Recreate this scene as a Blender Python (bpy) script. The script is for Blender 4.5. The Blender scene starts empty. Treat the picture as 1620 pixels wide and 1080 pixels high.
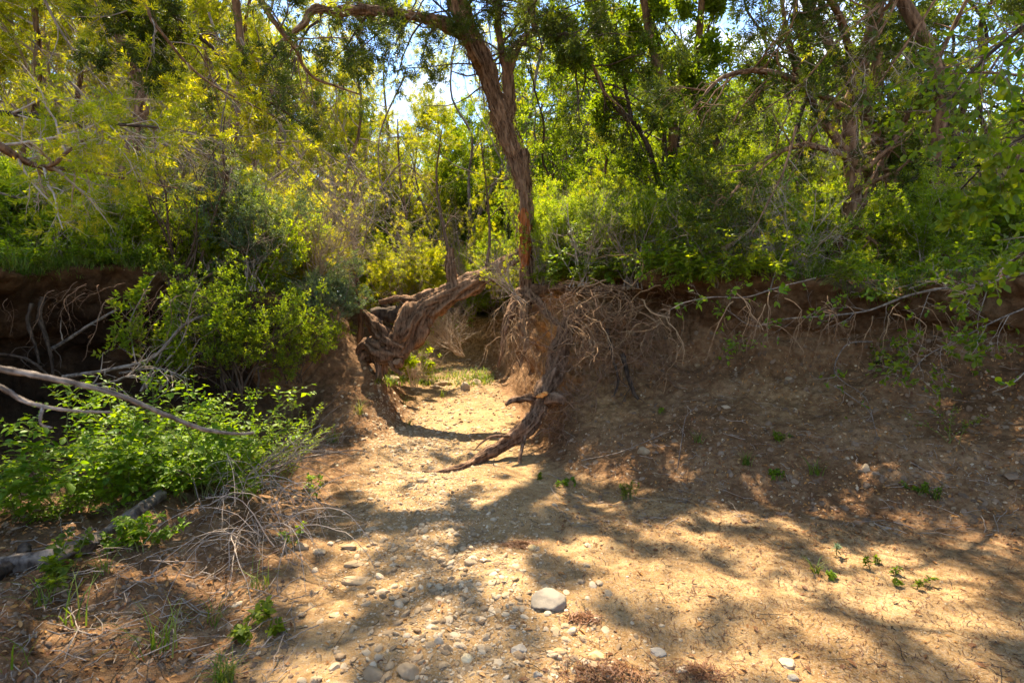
import bpy, bmesh, math
import numpy as np
from mathutils import Vector
from mathutils.bvhtree import BVHTree

S = bpy.context.scene
COL = S.collection
R = math.radians
# ------------------------------------------------------------------ camera
PITCH = R(1.41)
CAMZ = 1.5
cam = bpy.data.cameras.new("camera"); camo = bpy.data.objects.new("camera", cam); COL.objects.link(camo)
camo.location = (0, 0, CAMZ); camo.rotation_euler = (R(90) - PITCH, 0, 0)
cam.lens = 18; cam.sensor_width = 36; cam.clip_start = 0.02; cam.clip_end = 600
cam.dof.use_dof = True; cam.dof.focus_distance = 5.0; cam.dof.aperture_fstop = 4.5
S.camera = camo
# ------------------------------------------------------------------ sky and sun
SUN_AZ, SUN_EL = R(-14), R(63)
SUND = np.array([math.cos(SUN_EL) * math.sin(SUN_AZ), math.cos(SUN_EL) * math.cos(SUN_AZ), math.sin(SUN_EL)])
w = bpy.data.worlds.new("World"); S.world = w; w.use_nodes = True
nt = w.node_tree; nt.nodes.clear()
def wn(t, **k):
    n = nt.nodes.new(t)
    for a, b in k.items(): setattr(n, a, b)
    return n
sky = wn('ShaderNodeTexSky', sky_type='NISHITA', sun_disc=False, sun_elevation=SUN_EL, sun_rotation=SUN_AZ, dust_density=.1, ozone_density=3.)
tc = wn('ShaderNodeTexCoord'); mp = wn('ShaderNodeMapping'); mp.inputs['Scale'].default_value = (1, 1, 2.2)
cn = wn('ShaderNodeTexNoise'); cn.inputs['Scale'].default_value = 3.1; cn.inputs['Detail'].default_value = 7; cn.inputs['Roughness'].default_value = .55
cr = wn('ShaderNodeValToRGB'); cr.color_ramp.elements[0].position = .57; cr.color_ramp.elements[1].position = .72
mx = wn('ShaderNodeMixRGB'); mx.inputs[2].default_value = (8, 7.9, 7.7, 1)
bg = wn('ShaderNodeBackground'); bg.inputs[1].default_value = 0.13
wo = wn('ShaderNodeOutputWorld')
L = nt.links.new
L(tc.outputs['Generated'], mp.inputs[0]); L(mp.outputs[0], cn.inputs[0]); L(cn.outputs[0], cr.inputs[0]); L(cr.outputs[0], mx.inputs[0])
L(sky.outputs[0], mx.inputs[1]); L(mx.outputs[0], bg.inputs[0]); L(bg.outputs[0], wo.inputs[0])
sl = bpy.data.lights.new("sun", 'SUN'); sl.energy = 5.0; sl.angle = R(.7); sl.color = (1, .87, .66)
so = bpy.data.objects.new("sun", sl); COL.objects.link(so)
so.rotation_euler = Vector(SUND.tolist()).to_track_quat('Z', 'Y').to_euler()
S.view_settings.view_transform = 'Standard'; S.view_settings.look = 'None'; S.view_settings.gamma = 1
S.view_settings.exposure = 1.98
S.render.engine = 'CYCLES'
S.cycles.use_denoising = True
S.cycles.max_bounces = 8; S.cycles.diffuse_bounces = 4; S.cycles.transmission_bounces = 6; S.cycles.glossy_bounces = 2
S.cycles.sample_clamp_indirect = 6; S.cycles.use_adaptive_sampling = True; S.cycles.adaptive_threshold = .02
S.cycles.caustics_reflective = False; S.cycles.caustics_refractive = False

FW = np.array([0, math.cos(PITCH), -math.sin(PITCH)]); UP = np.array([0, math.sin(PITCH), math.cos(PITCH)])
def at(px, py, Y):
    d = FW + np.array([(px - 810) / 810, 0, 0]) - UP * (py - 540) / 810
    return np.array([0, 0, CAMZ]) + d * (Y / d[1])
def ats(*q): return np.array([at(*a) if a[2] is not None else pix(a[0], a[1])[0] + [0, 0, .035] for a in q])

# ------------------------------------------------------------------ noise
def _h(i, j, k, s):
    n = (i.astype(np.int64) * 73856093) ^ (j.astype(np.int64) * 19349663) ^ (k.astype(np.int64) * 83492791) ^ (s * 2654435761)
    n = (n ^ (n >> 13)) * 1274126177 & 0x7fffffff
    n = (n ^ (n >> 16)) & 0xffff
    return n / 65535.0
def vnoise(p, s=0):
    f = np.floor(p); t = p - f; t = t * t * (3 - 2 * t); i, j, k = f[..., 0], f[..., 1], f[..., 2]
    r = 0
    for a in (0, 1):
        for b in (0, 1):
            for c in (0, 1):
                wt = (t[..., 0] if a else 1 - t[..., 0]) * (t[..., 1] if b else 1 - t[..., 1]) * (t[..., 2] if c else 1 - t[..., 2])
                r = r + wt * _h(i + a, j + b, k + c, s)
    return r * 2 - 1
def fbm(p, o=4, s=0, g=.5):
    r = 0; a = 1; q = np.asarray(p, float)
    for k in range(o):
        r = r + a * vnoise(q, s + k * 17); q = q * 2.03 + 5.1; a *= g
    return r
def nrm(a): return a / np.maximum(np.linalg.norm(a, axis=-1, keepdims=True), 1e-9)

# ------------------------------------------------------------------ mesh building
def mesh(name, parts, mats, smooth=True):
    """parts: list of (verts (n,3), faces (m,k), value (n,) or None, material index)"""
    vs, ls, lt, at_, mi = [], [], [], [], []; o = 0
    for p in parts:
        v, f = np.asarray(p[0], float), np.asarray(p[1])
        if len(v) == 0 or len(f) == 0: continue
        vs.append(v); ls.append((f + o).ravel()); lt.append(np.full(len(f), f.shape[1]))
        at_.append(p[2] if len(p) > 2 and p[2] is not None else np.full(len(v), .5)); mi.append(np.full(len(f), p[3] if len(p) > 3 else 0)); o += len(v)
    me = bpy.data.meshes.new(name)
    if not vs: return me
    vs = np.concatenate(vs); ls = np.concatenate(ls); lt = np.concatenate(lt); at_ = np.concatenate(at_); mi = np.concatenate(mi)
    me.vertices.add(len(vs)); me.vertices.foreach_set('co', vs.astype(np.float32).ravel())
    me.loops.add(len(ls)); me.loops.foreach_set('vertex_index', ls.astype(np.int32))
    me.polygons.add(len(lt)); st = np.concatenate([[0], np.cumsum(lt)[:-1]])
    me.polygons.foreach_set('loop_start', st.astype(np.int32)); me.polygons.foreach_set('loop_total', lt.astype(np.int32))
    me.polygons.foreach_set('material_index', mi.astype(np.int32))
    me.polygons.foreach_set('use_smooth', np.full(len(lt), bool(smooth)))
    a = me.attributes.new('v', 'FLOAT', 'POINT'); a.data.foreach_set('value', at_.astype(np.float32))
    me.update(calc_edges=True)
    for m in (mats if isinstance(mats, (list, tuple)) else [mats]): me.materials.append(m)
    return me
def obj(name, me, parent=None, loc=None):
    o = bpy.data.objects.new(name, me); COL.objects.link(o)
    if parent is not None: o.parent = parent
    if loc is not None: o.location = [float(q) for q in loc]
    return o
def tag(o, label=None, cat=None, group=None, kind=None):
    for k, v in (('label', label), ('category', cat), ('group', group), ('kind', kind)):
        if v: o[k] = v
    return o
def thing(name, label, cat, loc=(0, 0, 0), group=None):
    return tag(obj(name, None, None, loc), label, cat, group)
def dup(o, loc, rz=0, sc=1, rot=None, label=None):
    r = o.copy(); COL.objects.link(r); r.location = [float(q) for q in loc]
    r.rotation_euler = rot if rot else (0, 0, rz); r.scale = (sc, sc, sc) if np.isscalar(sc) else sc
    if label: r['label'] = label
    for ch in list(o.children):
        c = ch.copy(); COL.objects.link(c); c.parent = r
        for g in list(ch.children):
            d = g.copy(); COL.objects.link(d); d.parent = c
    return r

# ------------------------------------------------------------------ tubes, growth, leaves
def tubes(P, Rr, sides=3, val=None):
    """P (B,n,3), Rr (B,n) -> one part"""
    P = np.asarray(P, float); Rr = np.asarray(Rr, float); B, n, _ = P.shape
    T = np.gradient(P, axis=1); T = nrm(T)
    m = nrm(P[:, -1] - P[:, 0]); a = np.where(np.abs(m[:, 2:3]) < .8, [[0, 0, 1.]], [[1., 0, 0]]); ref = nrm(np.cross(m, a))[:, None, :]
    U = nrm(np.cross(T, ref)); V = np.cross(T, U)
    th = np.arange(sides) * 2 * np.pi / sides
    X = P[:, :, None, :] + Rr[:, :, None, None] * (U[:, :, None, :] * np.cos(th)[None, None, :, None] + V[:, :, None, :] * np.sin(th)[None, None, :, None])
    idx = np.arange(B * n * sides).reshape(B, n, sides); nx = np.roll(idx, -1, 2)
    F = np.stack([idx[:, :-1], nx[:, :-1], nx[:, 1:], idx[:, 1:]], -1).reshape(-1, 4)
    vv = None if val is None else np.repeat(val, n * sides)
    return (X.reshape(-1, 3), F, vv)
def smooth_path(pts, n):
    pts = np.asarray(pts, float); m = len(pts); q = np.concatenate([[2 * pts[0] - pts[1]], pts, [2 * pts[-1] - pts[-2]]])
    t = np.linspace(0, m - 1, n); i = np.minimum(t.astype(int), m - 2); f = (t - i)[:, None]
    a, b, c, d = q[i], q[i + 1], q[i + 2], q[i + 3]
    return .5 * (2 * b + (c - a) * f + (2 * a - 5 * b + 4 * c - d) * f ** 2 + (3 * b - a - 3 * c + d) * f ** 3)
def bark_tube(pts, rad, n=60, sides=28, amp=.18, seed=0, knots=.25, flut=5, cap=True, strip=2.5):
    """a thick limb: fluted, furrowed along its length, knotty"""
    P = smooth_path(pts, n); r = smooth_path(np.asarray(rad, float)[:, None], n)[:, 0]
    rr = np.maximum(r, .002); T = nrm(np.gradient(P, axis=0)); m = nrm(P[-1] - P[0]); a = np.array([0, 0, 1.]) if abs(m[2]) < .8 else np.array([0, 1., 0])
    U = np.zeros_like(P); U[0] = nrm(np.cross(T[0], a))
    for i in range(1, n): U[i] = nrm(U[i - 1] - T[i] * np.dot(U[i - 1], T[i]))
    V = np.cross(T, U); th = np.linspace(0, 2 * np.pi, sides, endpoint=False)
    s = np.concatenate([[0], np.cumsum(np.linalg.norm(np.diff(P, axis=0), axis=1))])
    rm = r.mean(); tw = 1.2 * s[:, None] + .3 * seed
    A = th[None, :] + tw * .5
    c = np.stack([np.cos(A) * 2.4, np.sin(A) * 2.4, s[:, None] / rm * .42 + 0 * A], -1)
    fur = vnoise(c * [strip, strip, .7] + seed, seed); fur = 1 - np.abs(fur) * 2
    big = fbm(np.stack([np.cos(A), np.sin(A), s[:, None] / rm * .4 + 0 * A], -1) * 1.1 + seed * 3.3, 3, seed + 5)
    fl = np.sin(A * flut + 1.3 * np.sin(s[:, None] / rm * .5)) * .06
    d = 1 + knots * big + fl - amp * np.clip(fur, 0, 1) + .08 * vnoise(c * [4, 4, 9], seed + 9) - .05 * np.clip(vnoise(c * [2, 2, 5] + 3, seed + 2), 0, 1)
    X = P[:, None] + rr[:, None, None] * d[..., None] * (U[:, None] * np.cos(th)[None, :, None] + V[:, None] * np.sin(th)[None, :, None])
    idx = np.arange(n * sides).reshape(n, sides); nx = np.roll(idx, -1, 1)
    F = np.stack([idx[:-1], nx[:-1], nx[1:], idx[1:]], -1).reshape(-1, 4)
    out = [(X.reshape(-1, 3), F, np.clip(.5 + .5 * fur, 0, 1).ravel())]
    if cap:
        for e, pt in ((0, P[0]), (-1, P[-1])):
            ring = X[e]; cc = pt[None]; v = np.concatenate([ring, cc]); k = np.arange(sides)
            f = np.stack([k, (k + 1) % sides, np.full(sides, sides)], -1)
            out.append((v, f if e else f[:, ::-1], np.full(len(v), .3)))
    return out
def grow(rg, P, Rr, k, t0, t1, ln, ang=(45, 75), bias=(0, 0, .1), wander=.2, n=6, rr=.5, taper=.25, lenfall=.5, rmin=.0015):
    P = np.asarray(P); B, m, _ = P.shape
    T = nrm(np.gradient(P, axis=1)); t = (t0 + (t1 - t0) * (np.arange(k)[None, :] + rg.random((B, k))) / k)
    f = t * (m - 1); i = np.minimum(f.astype(int), m - 2); w_ = (f - i)[..., None]; b = np.arange(B)[:, None]
    p = P[b, i] * (1 - w_) + P[b, i + 1] * w_; r = Rr[b, i] * (1 - w_[..., 0]) + Rr[b, i + 1] * w_[..., 0]; tg = T[b, i]
    p = p.reshape(-1, 3); r = r.ravel(); tg = tg.reshape(-1, 3); N = len(p)
    q = rg.normal(size=(N, 3)); q = nrm(q - tg * (q * tg).sum(1, keepdims=True)); a = np.radians(rg.uniform(*ang, N))[:, None]
    d = nrm(tg * np.cos(a) + q * np.sin(a)); le = ln * rg.uniform(.6, 1.25, N) * (1 - lenfall * t.ravel()); st = (le / (n - 1))[:, None]
    out = [p]; 
    for _ in range(n - 1):
        d = nrm(d + rg.normal(size=(N, 3)) * wander + np.asarray(bias)); p = p + d * st; out.append(p)
    Q = np.stack(out, 1); rad = np.maximum(r * rr, rmin)[:, None] * np.linspace(1, taper, n)[None]
    return Q, rad
def place(rg, tpl, pos, dirs, sc):
    """copies of a template (verts along +X, faces) at points"""
    v, f = tpl; N = len(pos); x = nrm(dirs); q = rg.normal(size=(N, 3)); z = nrm(np.cross(x, q)); y = np.cross(z, x)
    M = np.stack([x, y, z], 1) * np.asarray(sc).reshape(-1, 1, 1)
    X = np.einsum('mk,nkj->nmj', v, M) + pos[:, None, :]
    F = (f[None] + (np.arange(N) * len(v))[:, None, None]).reshape(-1, f.shape[1])
    return (X.reshape(-1, 3), F, np.repeat(rg.random(N), len(v)))
def tpl_tuft(rg, n=16, wd=.10, ln=.42):
    v, f = [], []
    for i in range(n):
        t = i / n * .9; a = i * 2.4; an = R(rg.uniform(20, 60)); d = np.array([math.cos(an), math.sin(an) * math.cos(a), math.sin(an) * math.sin(a)])
        s = nrm(np.cross(d, rg.normal(size=3))) * wd * .5; b = np.array([t, 0, 0]); l = ln * rg.uniform(.7, 1.2)
        k = len(v); v += [b - s * .4, b + d * l * .55 - s, b + d * l, b + d * l * .55 + s]; f.append([k, k + 1, k + 2, k + 3])
    return np.array(v), np.array(f)
def leaf(b, d, nr, l, wd, fold=.12):
    s = np.cross(nr, d); return [b, b + d * l * .45 - s * wd * .5 + nr * fold * l, b + d * l - nr * fold * l * .5, b + d * l * .45 + s * wd * .5 + nr * fold * l]
def tpl_leaves(rg, n=6, l=.5, wd=.24):
    v, f = [], []
    for i in range(n):
        t = i / n; a = i * 2.4; an = R(rg.uniform(30, 80)); d = nrm(np.array([math.cos(an), math.sin(an) * math.cos(a), math.sin(an) * math.sin(a)]))
        nr = nrm(np.cross(d, rg.normal(size=3))); k = len(v); v += leaf(np.array([t * .8, 0, 0]), d, nr, l * rg.uniform(.7, 1.2), wd); f += [[k, k + 1, k + 2, k + 3]]
    return np.array(v), np.array(f)
def tpl_bigleaf(wd=.55, curl=.15, tooth=0):
    """one near leaf, length 1 along +X, two rows either side of a folded midrib"""
    xs = np.array([0, .12, .3, .5, .7, .86, 1.]); ws = np.array([0.02, .62, .95, 1., .74, .38, .0]) * wd * .5
    v, f = [], []
    for i, (x, q) in enumerate(zip(xs, ws)):
        zc = -curl * x * x; v += [[x, -q, zc + q * .35], [x, 0, zc], [x, q, zc + q * .35]]
        if i: a = 3 * (i - 1); f += [[a, a + 3, a + 4, a + 1], [a + 1, a + 4, a + 5, a + 2]]
    return np.array(v), np.array(f)

# ------------------------------------------------------------------ materials
class NB:
    def __init__(s, name):
        s.m = bpy.data.materials.new(name); s.m.use_nodes = True; s.t = s.m.node_tree; s.t.nodes.clear(); s.out = s.n('ShaderNodeOutputMaterial')
    def n(s, t, **k):
        x = s.t.nodes.new(t)
        for a, b in k.items():
            if a[0] == '_': x.inputs[a[1:]].default_value = b
            else: setattr(x, a, b)
        return x
    def l(s, a, b): s.t.links.new(a, b)
    def noise(s, scale, detail=5, rough=.55, co=None, stretch=None):
        x = s.n('ShaderNodeTexNoise', _Scale=scale, _Detail=detail, _Roughness=rough)
        if co is None:
            co = s.n('ShaderNodeTexCoord').outputs['Object']
        if stretch:
            mp = s.n('ShaderNodeMapping'); mp.inputs['Scale'].default_value = stretch; s.l(co, mp.inputs[0]); co = mp.outputs[0]
        s.l(co, x.inputs['Vector']); return x.outputs[0]
    def ramp(s, fac, cols, pos=None):
        r = s.n('ShaderNodeValToRGB'); e = r.color_ramp.elements; n = len(cols); pos = pos or [i / (n - 1) for i in range(n)]
        while len(e) < n: e.new(.5)
        for i, c in enumerate(cols): e[i].position = pos[i]; e[i].color = (*c, 1)
        s.l(fac, r.inputs[0]); return r.outputs[0]
    def mix(s, fac, a, b, mode='MIX'):
        x = s.n('ShaderNodeMixRGB', blend_type=mode)
        for i, q in ((0, fac), (1, a), (2, b)):
            if hasattr(q, 'links'): s.l(q, x.inputs[i])
            elif i == 0: x.inputs[0].default_value = q
            else: x.inputs[i].default_value = (*q, 1)
        return x.outputs[0]
    def math(s, op, a, b=0.):
        x = s.n('ShaderNodeMath', operation=op)
        for i, q in ((0, a), (1, b)):
            if hasattr(q, 'links'): s.l(q, x.inputs[i])
            else: x.inputs[i].default_value = q
        return x.outputs[0]
    def attr(s, name): return s.n('ShaderNodeAttribute', attribute_name=name).outputs['Fac']
    def bsdf(s, col, rough=.9, bump=None, bs=.5, bd=.01, spec=.2):
        p = s.n('ShaderNodeBsdfPrincipled', _Roughness=rough); p.inputs['Specular IOR Level'].default_value = spec
        s.l(col, p.inputs['Base Color']) if hasattr(col, 'links') else setattr(p.inputs['Base Color'], 'default_value', (*col, 1))
        if bump is not None:
            b = s.n('ShaderNodeBump', _Strength=bs, _Distance=bd); s.l(bump, b.inputs['Height']); s.l(b.outputs[0], p.inputs['Normal'])
        return p.outputs[0]
    def done(s, sh): s.l(sh, s.out.inputs[0]); return s.m
def leaf_mat(name, cols, trans=.5, tcol=(1.75, 1.6, .35), rough=.55, spec=.3):
    b = NB(name); v = b.attr('v'); oi = b.n('ShaderNodeObjectInfo').outputs['Random']
    f = b.math('ADD', b.math('MULTIPLY', v, .75), b.math('MULTIPLY', oi, .25)); c = b.ramp(f, cols)
    p = b.bsdf(c, rough, spec=spec); t = b.n('ShaderNodeBsdfTranslucent'); b.l(b.mix(1., c, tcol, 'MULTIPLY'), t.inputs[0])
    m = b.n('ShaderNodeMixShader', _Fac=trans); b.l(p, m.inputs[1]); b.l(t.outputs[0], m.inputs[2]); return b.done(m.outputs[0])
def wood_mat(name, dark, light, scale=30, stretch=(1, 1, .15), bd=.01, bs=.6, use_v=True):
    b = NB(name); n = b.noise(scale, 6, .65, stretch=stretch); n2 = b.noise(4, 3)
    f = b.math('ADD', b.math('MULTIPLY', n, .9), b.math('MULTIPLY', n2, .3))
    if use_v: f = b.math('SUBTRACT', b.math('ADD', f, .22), b.math('MULTIPLY', b.attr('v'), .45))
    if not use_v: f = b.math('ADD', b.math('SUBTRACT', f, .28), b.math('ADD', b.math('MULTIPLY', b.attr('v'), .25), b.math('MULTIPLY', b.n('ShaderNodeObjectInfo').outputs['Random'], .3)))
    c = b.ramp(f, [dark, light], [.3, .8]); return b.done(b.bsdf(c, .92, n, bs, bd, .1))
M = {}
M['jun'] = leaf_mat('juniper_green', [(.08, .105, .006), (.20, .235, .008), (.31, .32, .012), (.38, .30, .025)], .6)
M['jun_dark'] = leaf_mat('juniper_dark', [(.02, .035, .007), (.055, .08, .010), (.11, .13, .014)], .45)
M['oak'] = leaf_mat('oak_green', [(.045, .085, .008), (.12, .18, .010), (.22, .27, .014)], .6)
M['shaded_leaf'] = leaf_mat('leaf_in_shade', [(.012, .035, .010), (.03, .07, .012), (.06, .12, .015)], .3)  # leaf green darkened for boughs hanging in shade; not used
M['oak_light'] = leaf_mat('light_leaf', [(.08, .13, .008), (.17, .25, .010), (.30, .34, .016)], .58)
M['grey_leaf'] = leaf_mat('grey_green_leaf', [(.05, .085, .05), (.10, .15, .08), (.16, .20, .10)], .35)
M['herb'] = leaf_mat('herb_green', [(.06, .13, .006), (.13, .22, .008), (.24, .33, .012)], .5, rough=.5)
M['grass'] = leaf_mat('grass_green', [(.06, .11, .015), (.12, .19, .02), (.25, .24, .08)], .5)
M['dryleaf'] = leaf_mat('dry_leaf', [(.10, .04, .015), (.22, .09, .03), (.42, .20, .05), (.38, .30, .18)], .2, (1.1, .8, .5))
M['needle'] = leaf_mat('dry_needle', [(.06, .022, .01), (.16, .06, .02), (.24, .12, .05)], .1, (1.1, .8, .5))
M['bark'] = wood_mat('juniper_bark', (.045, .022, .011), (.31, .185, .11), 30, (1, 1, .22), .015, .8)
M['bark_dark'] = wood_mat('dark_bark', (.02, .014, .01), (.12, .085, .06), 22, (1, 1, .2), .01)
M['bark_grey'] = wood_mat('grey_bark', (.06, .045, .035), (.33, .26, .20), 30, (1, 1, .2), .008)
M['bark_red'] = wood_mat('red_heartwood', (.12, .03, .01), (.48, .16, .045), 24, (1, 1, .1), .01)
M['twig'] = wood_mat('grey_twig', (.12, .09, .065), (.42, .33, .25), 30, (1, 1, 1), .002, .2, False)
M['twig_dark'] = wood_mat('dark_twig', (.05, .03, .02), (.2, .13, .09), 30, (1, 1, 1), .002, .2, False)
M['root'] = wood_mat('pale_root', (.10, .05, .025), (.38, .24, .13), 30, (1, 1, .5), .003, .4, False)
M['cut'] = wood_mat('orange_broken_wood', (.35, .12, .03), (.75, .35, .10), 40, (1, 1, .3), .004, .5, False)
M['gstem'] = wood_mat('green_stem', (.08, .09, .02), (.2, .2, .06), 30, (1, 1, 1), .002, .2, False)
def stone_mat(name, a, b_, c):
    b = NB(name); v = b.attr('v'); n = b.noise(18, 6, .6); f = b.math('ADD', b.math('MULTIPLY', v, .7), b.math('MULTIPLY', n, .4))
    n2 = b.noise(90, 4, .6); return b.done(b.bsdf(b.ramp(f, [a, b_, c], [.15, .55, .95]), .85, b.math('ADD', n, b.math('MULTIPLY', n2, .4)), .5, .006, .25))
M['stone'] = stone_mat('limestone', (.20, .13, .07), (.34, .235, .13), (.52, .40, .26))
M['stone_grey'] = stone_mat('grey_limestone', (.15, .125, .095), (.27, .225, .17), (.48, .39, .28))
M['stone_yellow'] = stone_mat('yellow_limestone', (.42, .27, .10), (.62, .42, .18), (.75, .6, .38))
M['clod'] = stone_mat('dried_clay', (.10, .062, .037), (.18, .115, .068), (.27, .18, .11))
# ------------------------------------------------------------------ ground: one lofted sheet
def row(y, l=None, ry=None):
    return [(-4.7, y, 2.0), (-5.4, y, 1.2), (-4.7, y, .2), (-2.8, y, .28), (-1.35, y, .04), (.5, y, 0), (3.5, ry or y, .05), (4.25, (ry or y) + .2, .5), (4.9, (ry or y) + .4, .9), (5.15, (ry or y) + .5, 1.4), (5.0, (ry or y) + .5, 1.95)]
ROWS = [
 row(-60), row(-9), row(-1), row(1.6, ry=1.9),
 [(-4.8,3.0,2.0),(-5.5,3.1,1.2),(-4.8,3.3,.2),(-2.6,3.2,.28),(-1.45,3.1,.05),(.3,3.1,0),(3.35,3.35,.05),(4.0,3.95,.5),(4.65,4.4,.93),(4.85,4.6,1.4),(4.6,4.55,1.97)],
 [(-5.1,4.2,2.05),(-5.9,4.5,1.2),(-5.2,4.5,.15),(-3.0,4.2,.2),(-1.5,3.9,.04),(.1,3.8,0),(2.5,4.0,.05),(3.2,4.7,.52),(3.86,5.3,.97),(4.05,5.6,1.4),(3.8,5.4,1.9)],
 [(-5.0,5.4,2.1),(-5.7,6.0,1.2),(-5.1,5.7,.12),(-3.2,5.1,.12),(-1.6,4.7,.04),(-.2,4.55,0),(1.5,4.6,.05),(2.15,5.3,.47),(2.75,5.9,.95),(2.95,6.25,1.4),(2.65,5.95,2.05)],
 [(-4.3,6.1,2.1),(-4.8,6.8,1.2),(-4.2,6.6,.15),(-2.9,6.0,.15),(-1.75,5.5,.04),(-.5,5.25,0),(.85,5.1,.05),(1.3,5.75,.42),(1.8,6.35,.85),(2.0,6.8,1.35),(1.8,6.45,2.15)],
 [(-3.5,6.7,2.05),(-3.6,7.2,1.2),(-3.3,7.05,.3),(-2.5,6.6,.2),(-1.85,6.3,.05),(-.7,6.05,0),(.42,5.7,.05),(.72,6.2,.35),(1.05,6.75,.75),(1.2,7.1,1.4),(1.05,6.85,2.2)],
 [(-3.3,7.9,1.95),(-3.0,7.9,1.5),(-2.65,7.85,1.2),(-2.15,7.8,.82),(-1.62,7.5,.14),(-.85,7.3,.02),(.22,7.1,.05),(.42,7.2,.3),(.6,7.3,.75),(.75,7.5,1.4),(.7,7.45,2.2)],
 [(-3.3,9,1.95),(-3.0,9,1.4),(-2.6,9,1.0),(-2.25,9,.6),(-1.85,9,.16),(-1.0,9,.12),(.08,9,.1),(.2,9,.3),(.38,9,.75),(.5,9,1.4),(.55,9,2.25)],
 [(-4.2,12,1.9),(-3.8,12,1.2),(-3.4,12,.6),(-3.0,12,.35),(-2.6,12,.36),(-1.5,12,.34),(-.45,12.3,.38),(-.25,12.4,.5),(-.05,12.5,.9),(.05,12.6,1.5),(.2,12.7,2.15)],
 [(-6,13,2),(-5.5,13.3,1.2),(-5,13.5,.8),(-4.5,13.6,.5),(-4,13.8,.62),(-3,14.6,.6),(-1.9,15.4,.65),(-1.6,15.6,.8),(-1.4,15.8,1.15),(-1.3,16,1.5),(-1.1,16.2,1.85)],
 [(-9,14,2.2),(-8.9,14.5,1.5),(-8.7,15,.9),(-8.5,15.5,.7),(-8.2,16,.55),(-8,17,.5),(-7.7,18,.6),(-7.5,18.5,1),(-7.3,19,1.5),(-7.2,19.5,2),(-7,20,2.7)],
 [(-31,21,2.4),(-31,21.7,1.7),(-31,22.3,1.2),(-31,23,1),(-30.5,23.5,.9),(-30,24,.9),(-29.5,25,1),(-29.3,25.5,1.3),(-29.2,26,1.8),(-29.1,26.5,2.3),(-29,27,2.7)]]
LY = [(-16,-60),(-16,-9),(-16,-1),(-16,1.6),(-16,3.5),(-16,5.5),(-16,7),(-15,8.5),(-14,9.5),(-14,10.5),(-14,11.5),(-14,12.6),(-16,13.8),(-18,15),(-40,19)]
RY = [(16,-60),(16,-9),(16,-1),(16,1.6),(15,4.5),(12,8),(10,10.5),(8,12.5),(6,13.5),(4.5,14.5),(3.2,15.5),(2.2,18),(.5,21),(-8,25),(-30,31)]
RE = [(70,-60),(70,-9),(70,-1),(70,3),(70,10),(65,20),(58,33),(46,50),(34,62),(24,68),(14,72),(5,74),(-6,76),(-22,76),(-55,76)]
LE = [(-70,y) for y in (-60,-9,-1,1.6,4,6.5,8.5,10,11,12,13,14.5,16,17.5,19)]
G = []
for i, r_ in enumerate(ROWS):
    r_ = np.array(r_, float); ll, rl = r_[0], r_[-1]; fl = np.array([*LY[i], 2.35]); fr = np.array([*RY[i], 2.6])
    dl = fl - ll; dl[2] = 0; dl = dl / np.linalg.norm(dl); dr = fr - rl; dr[2] = 0; dr = dr / np.linalg.norm(dr)
    G.append(np.concatenate([[[*LE[i], 3.2]], [fl], [ll + dl * 1.6 + [0, 0, .12]], r_, [rl + dr * 1.6 + [0, 0, .15]], [fr], [[*RE[i], 3.4]]]))
G = np.array(G)                                   # rows x 17 x 3
NC = [12, 30, 34, 40, 46, 46, 60, 74, 90, 80, 60, 60, 50, 34, 30, 12]
NR = [8, 8, 14, 44, 50, 56, 60, 60, 60, 50, 44, 40, 24, 20]
def cr_axis(A, counts):
    n = len(A); q = np.concatenate([[2 * A[0] - A[1]], A, [2 * A[-1] - A[-2]]]); out = []; tt = []
    for i, c in enumerate(counts):
        f = np.linspace(0, 1, c, endpoint=False)[:, None, None]; a, b, c_, d = q[i], q[i + 1], q[i + 2], q[i + 3]
        out.append(.5 * (2 * b + (c_ - a) * f * .6 + (-(c_ - a) * .6 * 2 + 6 * (c_ - b) - (d - b) * .6) * f ** 2 + ((c_ - a) * .6 - 4 * (c_ - b) + (d - b) * .6) * f ** 3)); tt += list(i + f[:, 0, 0])
    out.append(A[-1:]); tt.append(n - 1); return np.concatenate(out), np.array(tt)
A1, tr = cr_axis(G, NR)
A2, tcl = cr_axis(np.swapaxes(A1, 0, 1), NC); X = np.swapaxes(A2, 0, 1)
ni, nj, _ = X.shape
du = np.gradient(X, axis=1); dv = np.gradient(X, axis=0); Nn = nrm(np.cross(du, dv)); 
cc = np.broadcast_to(tcl[None, :], (ni, nj))
bank = np.exp(-((cc - 4) / 1.2) ** 2) + np.exp(-((cc - 12) / 1.6) ** 2)
bedm = np.clip(1 - np.abs(cc - 8.1) / 1.35, 0, 1) ** .5
leftb = np.exp(-((cc - 6.2) / .8) ** 2)
near = np.clip(1 - np.linalg.norm(X[..., :2], axis=-1) / 30, 0, 1)
rough = .025 + .12 * np.clip(bank, 0, 1) + .05 * leftb
disp = fbm(X * 1.3, 4, 3) * rough * 1.3 + fbm(X * 5, 4, 9) * (.017 + .07 * np.clip(bank, 0, 1) + .035 * leftb) + (1 - np.abs(fbm(X * 11, 3, 21))) * (.008 + .034 * np.clip(bank, 0, 1) + .016 * leftb)
ledge = np.sin(X[..., 2] * 16 + 3 * vnoise(X * .9, 4)) * .035 * np.clip(bank, 0, 1)
disp = (disp + ledge) * near
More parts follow.
